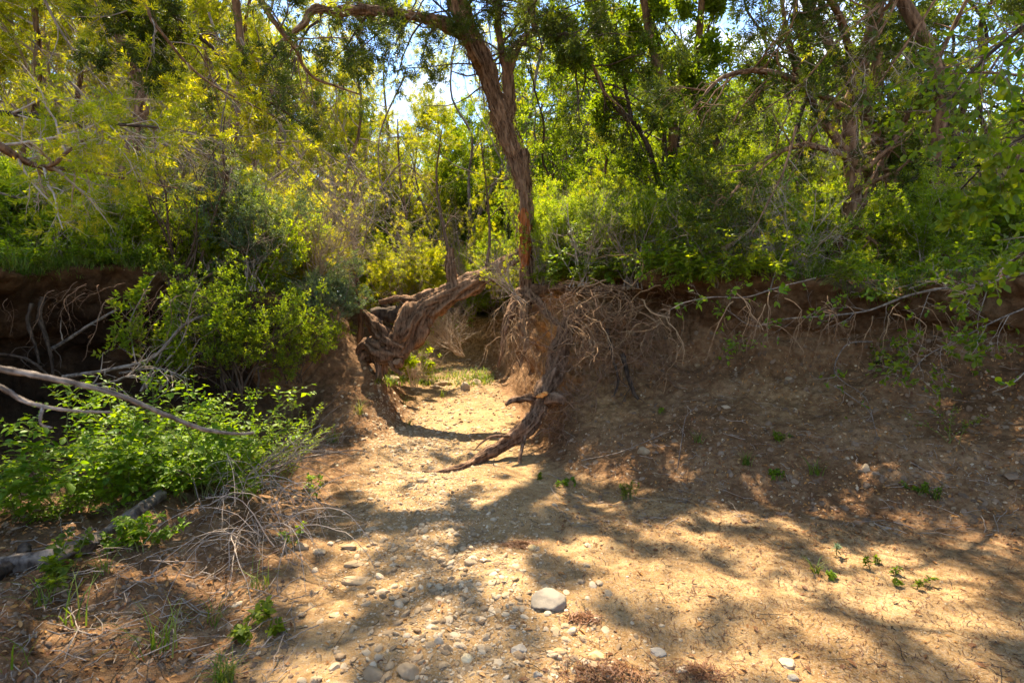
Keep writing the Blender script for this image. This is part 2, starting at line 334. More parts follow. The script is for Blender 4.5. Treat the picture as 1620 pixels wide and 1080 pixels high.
# the dark hole under the roots of the right bank
hole = at(1048, 505, 6.55); hd = np.linalg.norm((X - hole) * [1, .6, 1.1], axis=-1); disp -= .75 * np.exp(-(hd / .24) ** 2)
hole2 = at(950, 470, 6.8); hd = np.linalg.norm((X - hole2) * [.8, .6, 1.3], axis=-1); disp -= .5 * np.exp(-(hd / .28) ** 2)
lipn = np.exp(-((cc - 13) / .7) ** 2) + np.exp(-((cc - 3) / .7) ** 2); X = X + (Nn * [1, 1, 0]) * (fbm(X * [1.1, 1.1, .4] + 9, 3, 31) * .36 * lipn * near)[..., None]; X[..., 2] += fbm(X * [1.6, 1.6, 0] + 4, 3, 37) * .10 * np.clip(lipn, 0, 1) * near
X = X + Nn * disp[..., None]
gi = np.arange(ni * nj).reshape(ni, nj); GF = np.stack([gi[:-1, :-1], gi[:-1, 1:], gi[1:, 1:], gi[1:, :-1]], -1).reshape(-1, 4)
GV = X.reshape(-1, 3)
b = NB('creek_ground')
geo = b.n('ShaderNodeNewGeometry').outputs['Position']
sand, topm, clay = b.attr('sand'), b.attr('top'), b.attr('clay')
n1 = b.noise(1.6, 6, .6, geo); n2 = b.noise(14, 6, .65, geo); n3 = b.noise(120, 4, .7, geo); n4 = b.noise(420, 2, .6, geo)
vo = b.n('ShaderNodeTexVoronoi', _Scale=55.); b.l(geo, vo.inputs['Vector']); vo2 = b.n('ShaderNodeTexVoronoi', _Scale=130.); b.l(geo, vo2.inputs['Vector'])
mixn = b.math('ADD', b.math('MULTIPLY', n1, .5), b.math('MULTIPLY', n2, .5))
csand = b.ramp(mixn, [(.19, .106, .04), (.32, .192, .08), (.43, .285, .135)], [.35, .5, .65])
grit = b.mix(b.math('MULTIPLY', b.math('GREATER_THAN', vo2.outputs['Color'], .62), .35), csand, b.ramp(n4, [(.2, .13, .08), (.62, .5, .36)], [.35, .7]))
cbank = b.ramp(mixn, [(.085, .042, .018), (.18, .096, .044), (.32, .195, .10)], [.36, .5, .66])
shd = b.attr('soil_shade'); cbank = b.mix(shd, cbank, b.ramp(mixn, [(.018, .011, .007), (.055, .032, .018)], [.38, .62]))  # dark soil tone that paints in the shade of undercuts and left bench
cclay = b.ramp(mixn, [(.36, .20, .07), (.55, .34, .14)], [.4, .6])
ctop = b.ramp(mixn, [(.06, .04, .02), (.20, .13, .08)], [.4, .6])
fs = b.math('ADD', sand, b.math('MULTIPLY', b.math('SUBTRACT', n2, .5), .5))
c = b.mix(b.ramp(fs, [(0, 0, 0), (1, 1, 1)], [.35, .65]), cbank, grit)
c = b.mix(b.math('MULTIPLY', clay, b.ramp(n2, [(.3, .3, .3), (1, 1, 1)], [.4, .6])), c, cclay)
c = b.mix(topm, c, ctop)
c = b.mix(b.math('MULTIPLY', b.math('GREATER_THAN', n3, .60), .35), c, (.10, .06, .035))
hgt = b.math('ADD', b.math('MULTIPLY', n2, .9), b.math('ADD', b.math('MULTIPLY', n3, .42), b.math('MULTIPLY', vo.outputs['Distance'], -.25)))
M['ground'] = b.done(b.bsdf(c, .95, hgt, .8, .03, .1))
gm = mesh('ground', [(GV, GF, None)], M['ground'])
def attr(me, name, val):
    a = me.attributes.new(name, 'FLOAT', 'POINT'); a.data.foreach_set('value', np.asarray(val, np.float32).ravel())
sandv = np.clip(1.15 - np.abs(cc - 8.0) / 1.25, 0, 1) + .2 * np.exp(-((cc - 6.4) / .5) ** 2)
sandv = sandv * np.clip(1.2 - .0 * cc, 0, 1)
attr(gm, 'sand', np.clip(sandv, 0, 1))
attr(gm, 'soil_shade', np.clip(np.exp(-((cc - 4) / .9) ** 4) * (X[..., 1] < 7.2) * 1.1 + .5 * np.exp(-((cc - 12.6) / .5) ** 2) + .4 * np.exp(-((cc - 5.6) / .9) ** 2) * (X[..., 1] < 6), 0, 1) * np.clip(1 + .5 * fbm(X * 2, 3, 8), 0, 1))  # mask of the painted shade: both bank walls and the left bench
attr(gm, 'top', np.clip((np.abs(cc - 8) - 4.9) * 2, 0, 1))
def blob(c, r): return np.exp(-(np.linalg.norm(X - np.array(c), axis=-1) / r) ** 2)
attr(gm, 'clay', np.clip(1.1 * blob(at(850, 520, 7.6), .8) + blob((-1.4, 15.8, 1.2), 1.7) + .5 * blob(at(960, 640, 6.3), .5) + .35 * blob(at(1240, 610, 5.4), .5), 0, 1))
ground = tag(obj('ground', gm), kind='structure')
BV = BVHTree.FromPolygons(GV.tolist(), GF.tolist(), all_triangles=False, epsilon=0)
def hit(o, d, far=200):
    r_ = BV.ray_cast(Vector([float(q) for q in o]), Vector([float(q) for q in d]), far); return r_
def gz(x, y, z0=12.): 
    r_ = hit((x, y, z0), (0, 0, -1)); return r_[0].z if r_[0] else 0.
def gpt(x, y, z0=12., dz=0): return np.array([x, y, gz(x, y, z0) + dz])
def pix(px, py):
    """the ground point seen at a place in the photograph"""
    d = FW + np.array([(px - 810) / 810, 0, 0]) - UP * (py - 540) / 810
    r_ = hit((0, 0, CAMZ), d)
    return (np.array(r_[0]), np.array(r_[1])) if r_[0] else (at(px, py, 12), np.array([0, 0, 1.]))

def open_tubes(Q, lo, shaft=.3):
    n = Q.shape[1]; k = [i for i in range(n // 3, n, 1 if n < 6 else 2)]; ok = open_gaps(Q[:, n // 2] + lo, shaft=shaft)
    for i in k: ok &= open_gaps(Q[:, i] + lo, shaft=9, grow_=1.)
    return ok
# sun gaps: places on the bed that the crowns leave sunlit
GAPS = [(700,668,60),(760,690,45),(640,662,35),(690,690,40),(800,640,30),(660,640,20),(650,795,38),(700,770,36),(745,760,34),(775,798,34),(615,745,24),(590,720,20),(640,725,18),(830,740,22),(820,785,26),(870,790,22),
 (800,890,40),(790,915,30),(855,862,18),(905,866,22),(545,905,32),(520,965,36),(560,872,26),(500,935,24),(600,855,18),(1030,895,28),(1060,930,34),(1010,925,24),(1110,920,22),(1120,850,18),(980,800,22),(930,790,22),
 (1250,930,34),(1330,880,32),(1390,890,26),(1450,900,26),(1500,945,34),(1200,1035,34),(1350,1010,36),(1290,1000,20),(1440,820,18),(1590,850,22),(1545,1060,26),(1600,920,24),(1180,990,20),(1480,1010,20),(1260,840,14),
 (940,690,22),(985,670,20),(1080,740,24),(1060,700,14),(1150,660,14),(1210,665,15),(1300,690,16),(1140,812,12),(1040,640,14),(890,655,14),
 (280,900,30),(110,1000,30),(340,1040,26),(110,845,26),(430,885,20),(380,830,18),(60,900,12),(400,960,16),(700,965,22),(640,1000,22),(930,1020,24),(870,1050,20),(760,1010,16),(1010,1050,22),(470,870,18),(1120,1050,16),
 (520,600,26),(560,650,22),(600,610,18),(480,560,18),(250,720,60),(330,690,60),(190,760,50),(400,740,40),(150,700,40),(640,540,40),(690,490,34),(720,540,40),(830,330,24),(770,120,30),(740,575,30),(700,600,30),(640,605,30),(760,530,30),(690,560,40),(580,600,24),(840,520,24),(870,560,20)]
gp, gr_ = [], []
for px, py, r_ in GAPS:
    p, n_ = pix(px, py)
    if py < 800 and px < 420 and py > 650: p = at(px, py, 4.2); r_ = r_ * .8
    if (px, py) in ((640,540),(690,490)): p = at(px, py, 8)
    if (px, py) in ((830,330),(770,120)): p = at(px, py, 7.5)
    gp.append(p); gr_.append(max(.04, r_ / 810 * p[1] * (.62 if (px > 1150 and py > 800) or (px < 450 and py > 830) else .85)))
gp += [np.array(q) for q in ((-1.2,12.4,.2),(-1.6,14.6,.6),(-1.5,15.7,1.4),(-2.4,14.2,.5),(-.9,10.8,.1),(-1.6,16,2.2))]; gr_ += [.6,.8,.7,.7,.5,.8]
gp = np.array(gp); gr_ = np.array(gr_)
SX = nrm(np.cross(SUND, [0, 0, 1.])); SY = np.cross(SUND, SX)
def open_gaps(pos, rg=None, keep=.0, grow_=.9, shaft=.36):
    """True where something at pos may stay without shading the sunlit patches"""
    ok = np.ones(len(pos), bool)
    a = pos @ SX * 4.8; b_ = pos @ SY * 4.8; near_ = (np.abs(pos[:, 0]) < 12) & (pos[:, 1] < 22)
    fld = fbm(np.stack([a, b_, 0 * a], -1), 3, 55, .6)
    ok &= ~((fld > shaft - .40 * np.clip((pos[:, 1] - 7) / 3, 0, 1)) & near_)
    for g, r_ in zip(gp, gr_ * grow_ + (.05 if rg is not None else 0)):
        q = pos - g; s = q @ SUND; d = np.linalg.norm(q - s[:, None] * SUND, axis=1); hitm = (d < r_) & (s > .25)
        if rg is not None: hitm &= rg.random(len(pos)) > keep
        ok &= ~hitm
    return ok
# ------------------------------------------------------------------ trees and shrubs
def crown_parts(rg, tips, per, spread, tplc, size, loc, prune, dens=None, up=.4):
    B, n, _ = tips.shape
    t = rg.random((B, per)) ** .8 * (n - 1); i = np.minimum(t.astype(int), n - 2); f = (t - i)[..., None]; bb = np.arange(B)[:, None]
    p = tips[bb, i] * (1 - f) + tips[bb, i + 1] * f; d = tips[bb, i + 1] - tips[bb, i]
    p = p.reshape(-1, 3) + rg.normal(size=(B * per, 3)) * spread; d = nrm(nrm(d.reshape(-1, 3)) + rg.normal(size=(B * per, 3)) * .6 + [0, 0, up])
    if prune:
        ok = open_gaps(p + loc, rg, grow_=1.15); p, d = p[ok], d[ok]
    if dens is not None:
        ok = rg.random(len(p)) < dens(p + loc); p, d = p[ok], d[ok]
    return place(rg, tplc, p, d, size * rg.uniform(.65, 1.25, len(p)))
TPL = {}
_r = np.random.default_rng(5)
TPL['tuft'] = tpl_tuft(_r, 15, .10, .45); TPL['leaf'] = tpl_leaves(_r, 6, .62, .27); TPL['small'] = tpl_leaves(_r, 8, .42, .17)
def tree(name, label, cat, loc, h, seed, kind='jun', group=None, r=None, lean=(0, 0), stems=1, limbs=16, spread=.42, lowest=.15, per=6, mat=None, bark='bark', twigm='twig', size=.13, l2=7, l3=6, prune=True, dens=None, live=.0, up=.12, tplk=None, path=None, deadlow=.3, wand=.1):
    rg = np.random.default_rng(seed); loc = np.asarray(loc, float)
    root = thing(name, label, cat, loc, group); r = r or h * .0115
    tv, bv = [], []; PL, RL = [], []
    for s in range(stems):
        m = 9; a = rg.uniform(0, 6.28); ln = np.array([lean[0], lean[1], 0]) + (0 if stems == 1 else 1) * np.array([math.cos(a), math.sin(a), 0]) * .28
        if path is not None: P = np.asarray(path) - loc; m = len(P)
        else:
            t = np.linspace(0, 1, m)[:, None]; P = np.array([[0, 0, -.15]]) + (np.array([[0, 0, 1.]]) * h * (1 if s == 0 else rg.uniform(.7, 1)) + ln * h * t ** .8) * t
            P[1:] += rg.normal(size=(m - 1, 3)) * [wand, wand, 0.02] * h * .18
        rad = r * (1 if s == 0 else rg.uniform(.5, .9)) * np.linspace(1, .18, m) ** .9
        tv += bark_tube(P, rad, 40, 12, .22, seed + s); PL.append(smooth_path(P, 12)); RL.append(smooth_path(rad[:, None], 12)[:, 0])
    P0, R0 = np.array(PL), np.array(RL)
    L1, r1 = grow(rg, P0, R0, limbs, lowest, .97, h * spread, (50, 85), (0, 0, up), .18, 8, .45, .25, .55)
    L2, r2 = grow(rg, L1, r1, l2, .2, 1., h * spread * .42, (30, 65), (0, 0, up * .6), .22, 6, .55, .3, .4)
    L3, r3 = grow(rg, L2, r2, l3, .15, 1., h * spread * .17, (25, 60), (0, 0, up * .5), .22, 4, .55, .4, .3, .0018)
    if prune:
        ok = open_tubes(L1, loc, 9); L1, r1 = (L1[ok], r1[ok]) if path is None and ok.sum() > 5 else (L1, r1); L2, r2 = grow(rg, L1, r1, l2, .2, 1., h * spread * .42, (30, 65), (0, 0, up * .6), .22, 6, .55, .3, .4); ok = open_tubes(L2, loc, .35); L2, r2 = L2[ok], r2[ok]
        L3, r3 = grow(rg, L2, r2, l3, .15, 1., h * spread * .17, (25, 60), (0, 0, up * .5), .22, 4, .55, .4, .3, .0018); ok = open_tubes(L3, loc); L3, r3 = L3[ok], r3[ok]
    bv.append(tubes(L1, r1, 6)); bv.append(tubes(L2, r2, 4)); bv.append(tubes(L3, r3, 3))
    obj('trunk', mesh('trunk', tv, M[bark]), root)
    obj('branches', mesh('branches', bv, M[twigm]), root)
    zt = L3[:, -1, 2] / h; keep = rg.random(len(zt)) < np.clip((zt - deadlow) / .25 + .3, live, 1); tips = L3[keep]
    if len(tips) and per:
        obj('crown', mesh('crown', [crown_parts(rg, tips, per, .035 * h / 6 + .01, TPL[tplk or ('tuft' if kind == 'jun' else 'leaf')], size, loc, prune, dens)], M[mat or kind], False), root)
    return root
def shrub(name, label, cat, loc, h, seed, mat='oak', group=None, stems=8, per=5, tplk='leaf', size=.10, up=.2, bark='twig', lean=(0, 0), k1=7, k2=5, spread=.35, prune=True, arch=0., dead=0.):
    rg = np.random.default_rng(seed); loc = np.asarray(loc, float); root = thing(name, label, cat, loc, group)
    a = rg.uniform(0, 6.28, stems); tilt = rg.uniform(.1, .9, stems); d0 = np.stack([np.cos(a) * tilt + lean[0], np.sin(a) * tilt + lean[1], np.ones(stems)], -1); d = nrm(d0); p = rg.normal(size=(stems, 3)) * [.05, .05, 0] * h; le = h * rg.uniform(.6, 1.1, stems)
    out = [p - d * .05]
    for _ in range(8): d = nrm(d + rg.normal(size=(stems, 3)) * .14 + [0, 0, up * .4 - arch]); p = p + d * le[:, None] / 8; out.append(p)
    P0 = np.stack(out, 1); R0 = (h * .008 * rg.uniform(.6, 1.3, stems))[:, None] * np.linspace(1, .35, 9)[None]
    L1, r1 = grow(rg, P0, R0, k1, .2, 1., h * spread, (30, 70), (0, 0, up * .5 - arch), .2, 6, .6, .3, .4)
    L2, r2 = grow(rg, L1, r1, k2, .2, 1., h * spread * .45, (30, 70), (0, 0, up * .3), .25, 4, .6, .4, .3, .0013)
    obj('stems', mesh('stems', [tubes(P0, R0, 6), tubes(L1, r1, 4), tubes(L2, r2, 3)], M[bark]), root)
    if per and len(L2):
        tips = L2[rg.random(len(L2)) > dead]
        obj('leaves', mesh('leaves', [crown_parts(rg, tips, per, .02 * h, TPL[tplk], size, loc, prune)], M[mat], False), root)
    return root

G_J = 'junipers of the thicket beyond the banks'; G_O = 'broadleaved trees of the thicket beyond the banks'
rgT = np.random.default_rng(77)
def lit(Q, q, lo):
    ok = open_tubes(Q, lo); return Q[ok], q[ok]
# --- the hero: forked juniper on the point of the right bank
FJ = thing('juniper_tree', 'tall forked juniper with shaggy bark standing on the point of the right bank', 'tree', at(835, 452, 7.6))
fl = np.array(FJ.location)
def px_path(root, Q): return ats(*Q) - np.array(root.location)
def limb_of(root, name, Q, rad, n=80, sides=30, mat='bark', **k):
    return obj(name, mesh(name, bark_tube(px_path(root, Q), rad, n, sides, **k), M[mat]), root)
tk = limb_of(FJ, 'trunk', [(836,470,7.65),(832,400,7.6),(832,335,7.55),(826,280,7.5),(806,225,7.45),(795,190,7.4),(780,150,7.35),(768,115,7.3),(748,62,7.2),(722,5,7.1),(695,-60,7.0),(660,-150,6.9)], [.14,.095,.105,.125,.135,.14,.135,.15,.15,.145,.13,.10], 220, 44, seed=3, amp=.3, knots=.28)
limb_of(FJ, 'limb', [(800,200,7.42),(806,165,7.4),(803,120,7.35),(795,85,7.3),(788,40,7.3),(790,-20,7.3),(780,-110,7.3)], [.10,.095,.085,.06,.05,.045,.03], 100, 22, seed=5)
limb_of(FJ, 'limb', [(803,120,7.35),(812,85,7.3),(828,62,7.3),(846,48,7.25),(842,25,7.2),(838,-20,7.2),(850,-80,7.2)], [.07,.075,.06,.055,.045,.04,.02], 90, 20, seed=6)
limb_of(FJ, 'limb', [(845,45,7.25),(870,55,7.2),(892,78,7.1),(905,92,7.1),(930,98,7.0),(945,118,7.0),(955,145,7.0),(985,172,7.0)], [.035,.03,.03,.026,.024,.022,.018,.01], 80, 12, seed=7)
limb_of(FJ, 'limb', [(742,60,7.2),(715,45,7.0),(690,33,6.8),(650,25,6.6),(610,20,6.4),(570,16,6.2),(530,20,6.1),(498,15,6.0),(480,38,5.9),(455,58,5.8),(438,75,5.7)], [.09,.085,.075,.065,.06,.06,.055,.05,.04,.025,.012], 140, 22, seed=8, amp=.3)
limb_of(FJ, 'limb', [(765,110,7.3),(750,90,7.0),(735,60,6.8),(722,20,6.6),(712,-30,6.4)], [.06,.06,.055,.05,.03], 80, 20, seed=9, mat='bark')
limb_of(FJ, 'snapped_stub', [(820,300,7.5),(829,270,7.45),(831,250,7.42),(829,236,7.4)], [.06,.085,.07,.055], 60, 26, seed=11, knots=.4)
limb_of(FJ, 'heartwood', [(829,425,7.57),(831,385,7.53),(830,345,7.5),(826,322,7.5)], [.07,.1,.085,.02], 60, 26, mat='bark_red', seed=12, amp=.35)
# peeling strips of bark
def strips(root, Q, rad, n, seed, ln=.3):
    rg = np.random.default_rng(seed); P = smooth_path(px_path(root, Q), 60); i = rg.integers(2, 56, n); T = nrm(np.gradient(P, axis=0))[i]
    q = nrm(np.cross(T, rg.normal(size=(n, 3)))); p0 = P[i] + q * rad * rg.uniform(.85, 1.1, (n, 1)); out = [p0]; d = nrm(T * rg.choice([-1, -1, 1], n)[:, None] + q * .25)
    for _ in range(4): p0 = p0 + d * ln / 4 * rg.uniform(.6, 1.2, (n, 1)); d = nrm(d + rg.normal(size=(n, 3)) * .16 + [0, 0, -.1]); out.append(p0)
    return tubes(np.stack(out, 1), rg.uniform(.002, .007, (n, 1)) * np.linspace(1, .3, 5)[None], 3, rg.random(n))
obj('bark_strips', mesh('bark_strips', [strips(FJ, [(806,225,7.45),(795,190,7.4),(768,115,7.3),(748,62,7.2),(722,5,7.1)], .155, 420, 3, .28), strips(FJ, [(832,400,7.6),(826,280,7.5),(806,225,7.45)], .12, 200, 4, .2), strips(FJ, [(715,45,7.0),(650,25,6.6),(570,16,6.2),(498,15,6.0)], .06, 160, 5, .2)], M['bark']), FJ)
# its twigs and hanging foliage
rg = np.random.default_rng(31)
PB = np.stack([smooth_path(px_path(FJ, q), 10) for q in ([(742,60,7.2),(690,33,6.8),(610,20,6.4),(530,20,6.1),(438,75,5.7)], [(803,120,7.35),(795,85,7.3),(788,40,7.3),(790,-20,7.3),(780,-110,7.3)], [(812,85,7.3),(846,48,7.25),(842,25,7.2),(838,-20,7.2),(850,-80,7.2)], [(780,150,7.35),(768,115,7.3),(748,62,7.2),(722,5,7.1),(660,-150,6.9)], [(845,45,7.25),(905,92,7.1),(945,118,7.0),(985,172,7.0)], [(722,5,7.1),(650,-60,6.6),(560,-120,6.2),(470,-150,5.8)],[(722,5,7.1),(800,-100,6.6),(900,-180,6.2),(980,-240,5.8)])])
RB = np.full(PB.shape[:2], .05)
H1, q1 = grow(rg, PB, RB, 13, .05, 1., 1.35, (40, 85), (0, 0, -.05), .2, 8, .3, .25, .2)
ok = (H1[:, -1] + fl)[:, 1] > 5.2; H1, q1 = H1[ok], q1[ok]
H2, q2 = lit(*grow(rg, H1, q1, 8, .2, 1., .5, (30, 65), (0, 0, -.07), .25, 6, .55, .3, .3), fl)
H3, q3 = lit(*grow(rg, H2, q2, 7, .1, 1., .22, (25, 60), (0, 0, -.04), .25, 4, .6, .4, .3, .0016), fl)
obj('branches', mesh('branches', [tubes(H1, q1, 6), tubes(H2, q2, 4), tubes(H3, q3, 3)], M['bark_dark']), FJ)
keep = (H3[:, -1] + fl)[:, 0] + 0 * H3[:, -1, 0]; wx = (H3[:, -1] + fl); pxx = 810 + 810 * wx[:, 0] / wx[:, 1]
kp = rg.random(len(H3)) < np.where(pxx > 760, .5, .85); 
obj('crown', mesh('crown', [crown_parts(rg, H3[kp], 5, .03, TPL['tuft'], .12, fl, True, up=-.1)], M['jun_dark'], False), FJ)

# --- the gnarled leaning trunk across the bed
GT = thing('leaning_tree', 'thick gnarled juniper trunk with a torn hollow leaning low across the bed', 'tree', at(600, 590, 8.0))
limb_of(GT, 'trunk', [(558,562,8.2),(590,560,8.1),(622,556,8.0),(646,530,7.95),(658,505,7.95),(676,487,8.0),(705,470,8.0),(735,456,8.05),(765,440,8.1),(800,418,8.2),(840,390,8.3),(890,360,8.5)], [.11,.15,.21,.27,.30,.245,.195,.165,.14,.115,.09,.04], 220, 56, seed=21, amp=.28, knots=.32, flut=4)
limb_of(GT, 'torn_shell', [(575,492,8.05),(590,512,8.0),(612,535,7.95),(640,552,7.95)], [.04,.12,.17,.16], 80, 34, seed=22, amp=.4, knots=.5)
limb_of(GT, 'torn_shell', [(566,558,8.1),(582,545,8.0),(608,558,7.9),(640,560,7.95)], [.05,.10,.14,.12], 80, 34, seed=23, amp=.4, knots=.5)
limb_of(GT, 'torn_shell', [(600,478,8.15),(628,472,8.15),(655,474,8.1),(690,470,8.05)], [.03,.06,.09,.12], 80, 30, seed=24, amp=.4, knots=.5)
limb_of(GT, 'upright_stub', [(722,458,8.05),(716,435,8.05),(712,410,8.05),(714,392,8.05)], [.12,.10,.09,.05], 60, 26, seed=25, amp=.3, knots=.4)
for q, r_ in (([(592,560,8.0),(598,578,7.9),(600,592,7.9),(598,604,7.9)], .06), ([(610,560,7.9),(618,574,7.85),(626,584,7.85),(636,592,7.85)], .045), ([(575,560,8.0),(566,572,7.95),(558,584,7.9),(548,592,7.8)], .055), ([(604,570,8.0),(607,582,8.0),(610,592,8.0)], .05), ([(630,565,7.9),(632,578,7.8),(628,572,7.7)], .06)):
    limb_of(GT, 'root', q, [r_ * 1.3, r_, r_ * .9, r_ * .5][:len(q)], 50, 18, seed=int(q[0][0]) % 17, knots=.4)
rg = np.random.default_rng(33); gl = np.array(GT.location)
PB = np.stack([smooth_path(px_path(GT, q), 8) for q in ([(735,456,8.05),(765,440,8.1),(840,390,8.3),(890,360,8.5)], [(712,410,8.05),(700,350,8.2),(690,280,8.4),(700,200,8.6)], [(765,440,8.1),(775,380,8.3),(770,300,8.6),(760,220,8.8)])])
RB = np.full(PB.shape[:2], .03)
H1, q1 = grow(rg, PB, RB, 7, .1, 1., .9, (40, 80), (0, 0, .06), .22, 7, .35, .25, .2); H2, q2 = grow(rg, H1, q1, 7, .2, 1., .4, (30, 65), (0, 0, .03), .25, 5, .5, .3, .3); H3, q3 = grow(rg, H2, q2, 5, .1, 1., .18, (25, 60), (0, 0, .05), .25, 4, .6, .4, .3, .0016)
obj('branches', mesh('branches', [tubes(PB, RB * np.linspace(1, .3, 8), 6), tubes(H1, q1, 5), tubes(H2, q2, 3), tubes(H3, q3, 3)], M['twig_dark']), GT)
obj('crown', mesh('crown', [crown_parts(rg, H3[rg.random(len(H3)) < .6], 4, .03, TPL['tuft'], .11, gl, True)], M['jun'], False), GT)
# solid dark core standing in for the shade inside the torn hollow
limb_of(GT, 'hollow_shade', [(590,500,8.25),(620,495,8.25),(650,500,8.2)], [.10,.13,.08], 40, 24, mat='bark_dark', seed=29, knots=.5)

# --- multi-stemmed tree right of the fork
def many(label, Y, base, Q, name='oak_tree', mat='oak', seed=1, per=4, size=.12, n1=10, ln=.8, group=None, tplk='leaf', bark='bark_dark', up=.1, prune=True, kill=0., n2=6, n3=5):
    t_ = thing(name, label, 'tree', base, group); lo = np.array(t_.location); rg = np.random.default_rng(seed); PB, RB = [], []
    for j, (q, r0, r1) in enumerate(Q):
        P = ats(*q) - lo; rd = np.linspace(r0, r1, len(q)); tubv = bark_tube(P, rd, 70, 14, .2, seed + j)
        obj('trunk' if j == 0 else 'stem', mesh('stem', tubv, M[bark]), t_); PB.append(smooth_path(P, 10)); RB.append(smooth_path(rd[:, None], 10)[:, 0])
    PB, RB = np.array(PB), np.array(RB)
    H1, q1 = grow(rg, PB, RB, n1, .25, 1., ln, (35, 80), (0, 0, up), .2, 8, .4, .25, .3); H2, q2 = lit(*grow(rg, H1, q1, n2, .2, 1., ln * .45, (30, 65), (0, 0, up * .6), .24, 6, .5, .3, .3), lo); H3, q3 = lit(*grow(rg, H2, q2, n3, .1, 1., ln * .2, (25, 60), (0, 0, up * .4), .25, 4, .6, .4, .3, .0016), lo)
    obj('branches', mesh('branches', [tubes(H1, q1, 6), tubes(H2, q2, 4), tubes(H3, q3, 3)], M[bark]), t_)
    obj('crown', mesh('crown', [crown_parts(rg, H3[rg.random(len(H3)) >= kill], per, .03, TPL[tplk], size, lo, prune)], M[mat], False), t_)
    return t_
many('slender many-stemmed tree with small dark leaves beside the forked juniper', 7.8, at(1042, 440, 7.6), [
 ([(1040,445,7.6),(1042,400,7.6),(1045,330,7.6),(1048,280,7.6)], .065, .055), ([(1046,300,7.6),(1035,265,7.6),(1022,225,7.5),(1000,190,7.5),(978,175,7.5),(955,145,7.4),(935,100,7.3),(905,60,7.2)], .05, .015),
 ([(1047,290,7.6),(1052,240,7.7),(1048,170,7.7),(1045,90,7.7),(1030,20,7.6),(1010,-60,7.6)], .045, .02), ([(1048,285,7.6),(1068,245,7.8),(1075,205,7.9),(1085,150,8.0),(1110,90,8.0),(1130,0,8)], .04, .015),
 ([(1043,330,7.6),(1062,310,7.4),(1095,330,7.3),(1112,345,7.2),(1130,375,7.1)], .03, .012), ([(1000,190,7.5),(985,120,7.5),(975,50,7.5),(985,-30,7.5)], .03, .012)], seed=51, per=5, kill=.2, size=.13, n1=13)
many('leaning reddish juniper stump between the forked juniper and the many-stemmed tree', 8.4, at(990, 430, 8.2), [([(990,432,8.2),(985,380,8.2),(972,345,8.3),(960,325,8.3),(955,290,8.4),(960,250,8.5)], .085, .02)], name='juniper_tree', mat='jun', seed=52, per=4, n1=6, ln=.6, tplk='tuft', kill=.5, bark='bark')
# --- big juniper on the right bank with stringy bark
many('large shaggy juniper on the right bank, its dark drooping sprays hanging over the slope', 6.6, at(1318, 440, 6.3), [
 ([(1320,450,6.3),(1325,400,6.3),(1340,360,6.3),(1350,300,6.3),(1345,230,6.2),(1350,150,6.2),(1380,50,6.1),(1400,-80,6.0)], .12, .07), ([(1335,380,6.3),(1400,250,6.2),(1470,120,6.0),(1530,0,5.8)], .05, .02), ([(1345,250,6.2),(1290,170,6.1),(1250,80,6.0),(1230,-60,5.8)], .06, .02),
 ([(1345,250,6.2),(1270,230,5.9),(1200,260,5.6),(1140,330,5.4)], .045, .01), ([(1350,180,6.2),(1240,120,5.6),(1150,120,5.2),(1090,180,4.9)], .045, .01), ([(1350,100,6.2),(1320,10,5.6),(1250,-60,4.8),(1180,-100,4.2)], .05, .012)],
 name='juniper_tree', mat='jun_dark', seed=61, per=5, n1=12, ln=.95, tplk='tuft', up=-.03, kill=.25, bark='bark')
many('arching many-stemmed tree at the right edge, its dark boughs bowing left over the bank', 6, at(1405, 430, 6.5), [
 ([(1400,440,6.5),(1400,330,6.5),(1425,300,6.4),(1460,272,6.3),(1520,262,6.2),(1580,262,6.0),(1640,275,5.8)], .05, .02), ([(1405,330,6.5),(1450,300,6.5),(1490,275,6.5),(1530,230,6.4),(1550,180,6.4),(1530,140,6.3)], .035, .012),
 ([(1520,262,6.2),(1510,220,6.2),(1490,180,6.2),(1500,100,6.1)], .025, .01), ([(1450,285,6.4),(1455,230,6.4),(1470,200,6.3)], .025, .01)], seed=62, per=2, kill=.6, n1=9, ln=.7)

# --- trees of the thicket: left, centre, right (each its own crown)
def T(px, Y, h, sd, lab, nm='juniper_tree', grp=None, **k):
    lab = lab + ', ' + lab_pos(grp, px); x = (px - 810) / 810 * Y; return tree(nm, lab, 'tree', gpt(x, Y), h, sd, group=grp, **k)
ORD = 'first second third fourth fifth sixth seventh eighth ninth tenth eleventh twelfth thirteenth fourteenth fifteenth sixteenth'.split()
PXS = {'sunlit junipers above the left bank': sorted([30,200,330,-150,440,90,520,260,400,560,120,640,-30,170,350,480]), 'light green trees behind the creek bend': sorted([620,700,760,560,690,800,900,750]), 'mid green trees behind the right bank': sorted([880,960,1020,1130,1200,1290,1480,1620,1420,1750,1560])}
def lab_pos(grp, px): return ORD[PXS[grp].index(px)] + ' from the left'
JL = 'sunlit yellow-green juniper above the left bank'
for i, (px, Y, h, ln) in enumerate([(30, 7.6, 6.5, (.1,.0)), (200, 9.0, 7.5, (.15,-.05)), (330, 10.5, 7, (.05,0)), (-150, 6.5, 7, (.12,.0)), (440, 12.5, 6.5, (0,-.05)), (90, 12, 8, (0,0)), (520, 15.5, 7.5, (0,0)), (260, 14, 8, (0,0)), (400, 9.5, 6.5, (.05,0)), (560, 12.5, 7.5, (.0,0)), (120, 8.2, 5.5, (.1,0)), (640, 14.5, 7, (0,0)), (-30, 11, 8, (0,0)), (170, 12, 8.5, (0,0)), (350, 13.5, 8.5, (0,0)), (480, 18, 9.5, (0,0))]):
    T(px, Y, h, 100 + i, JL, grp='sunlit junipers above the left bank', lean=ln, limbs=24, deadlow=.1, spread=.40, per=15, live=.35, size=.105)
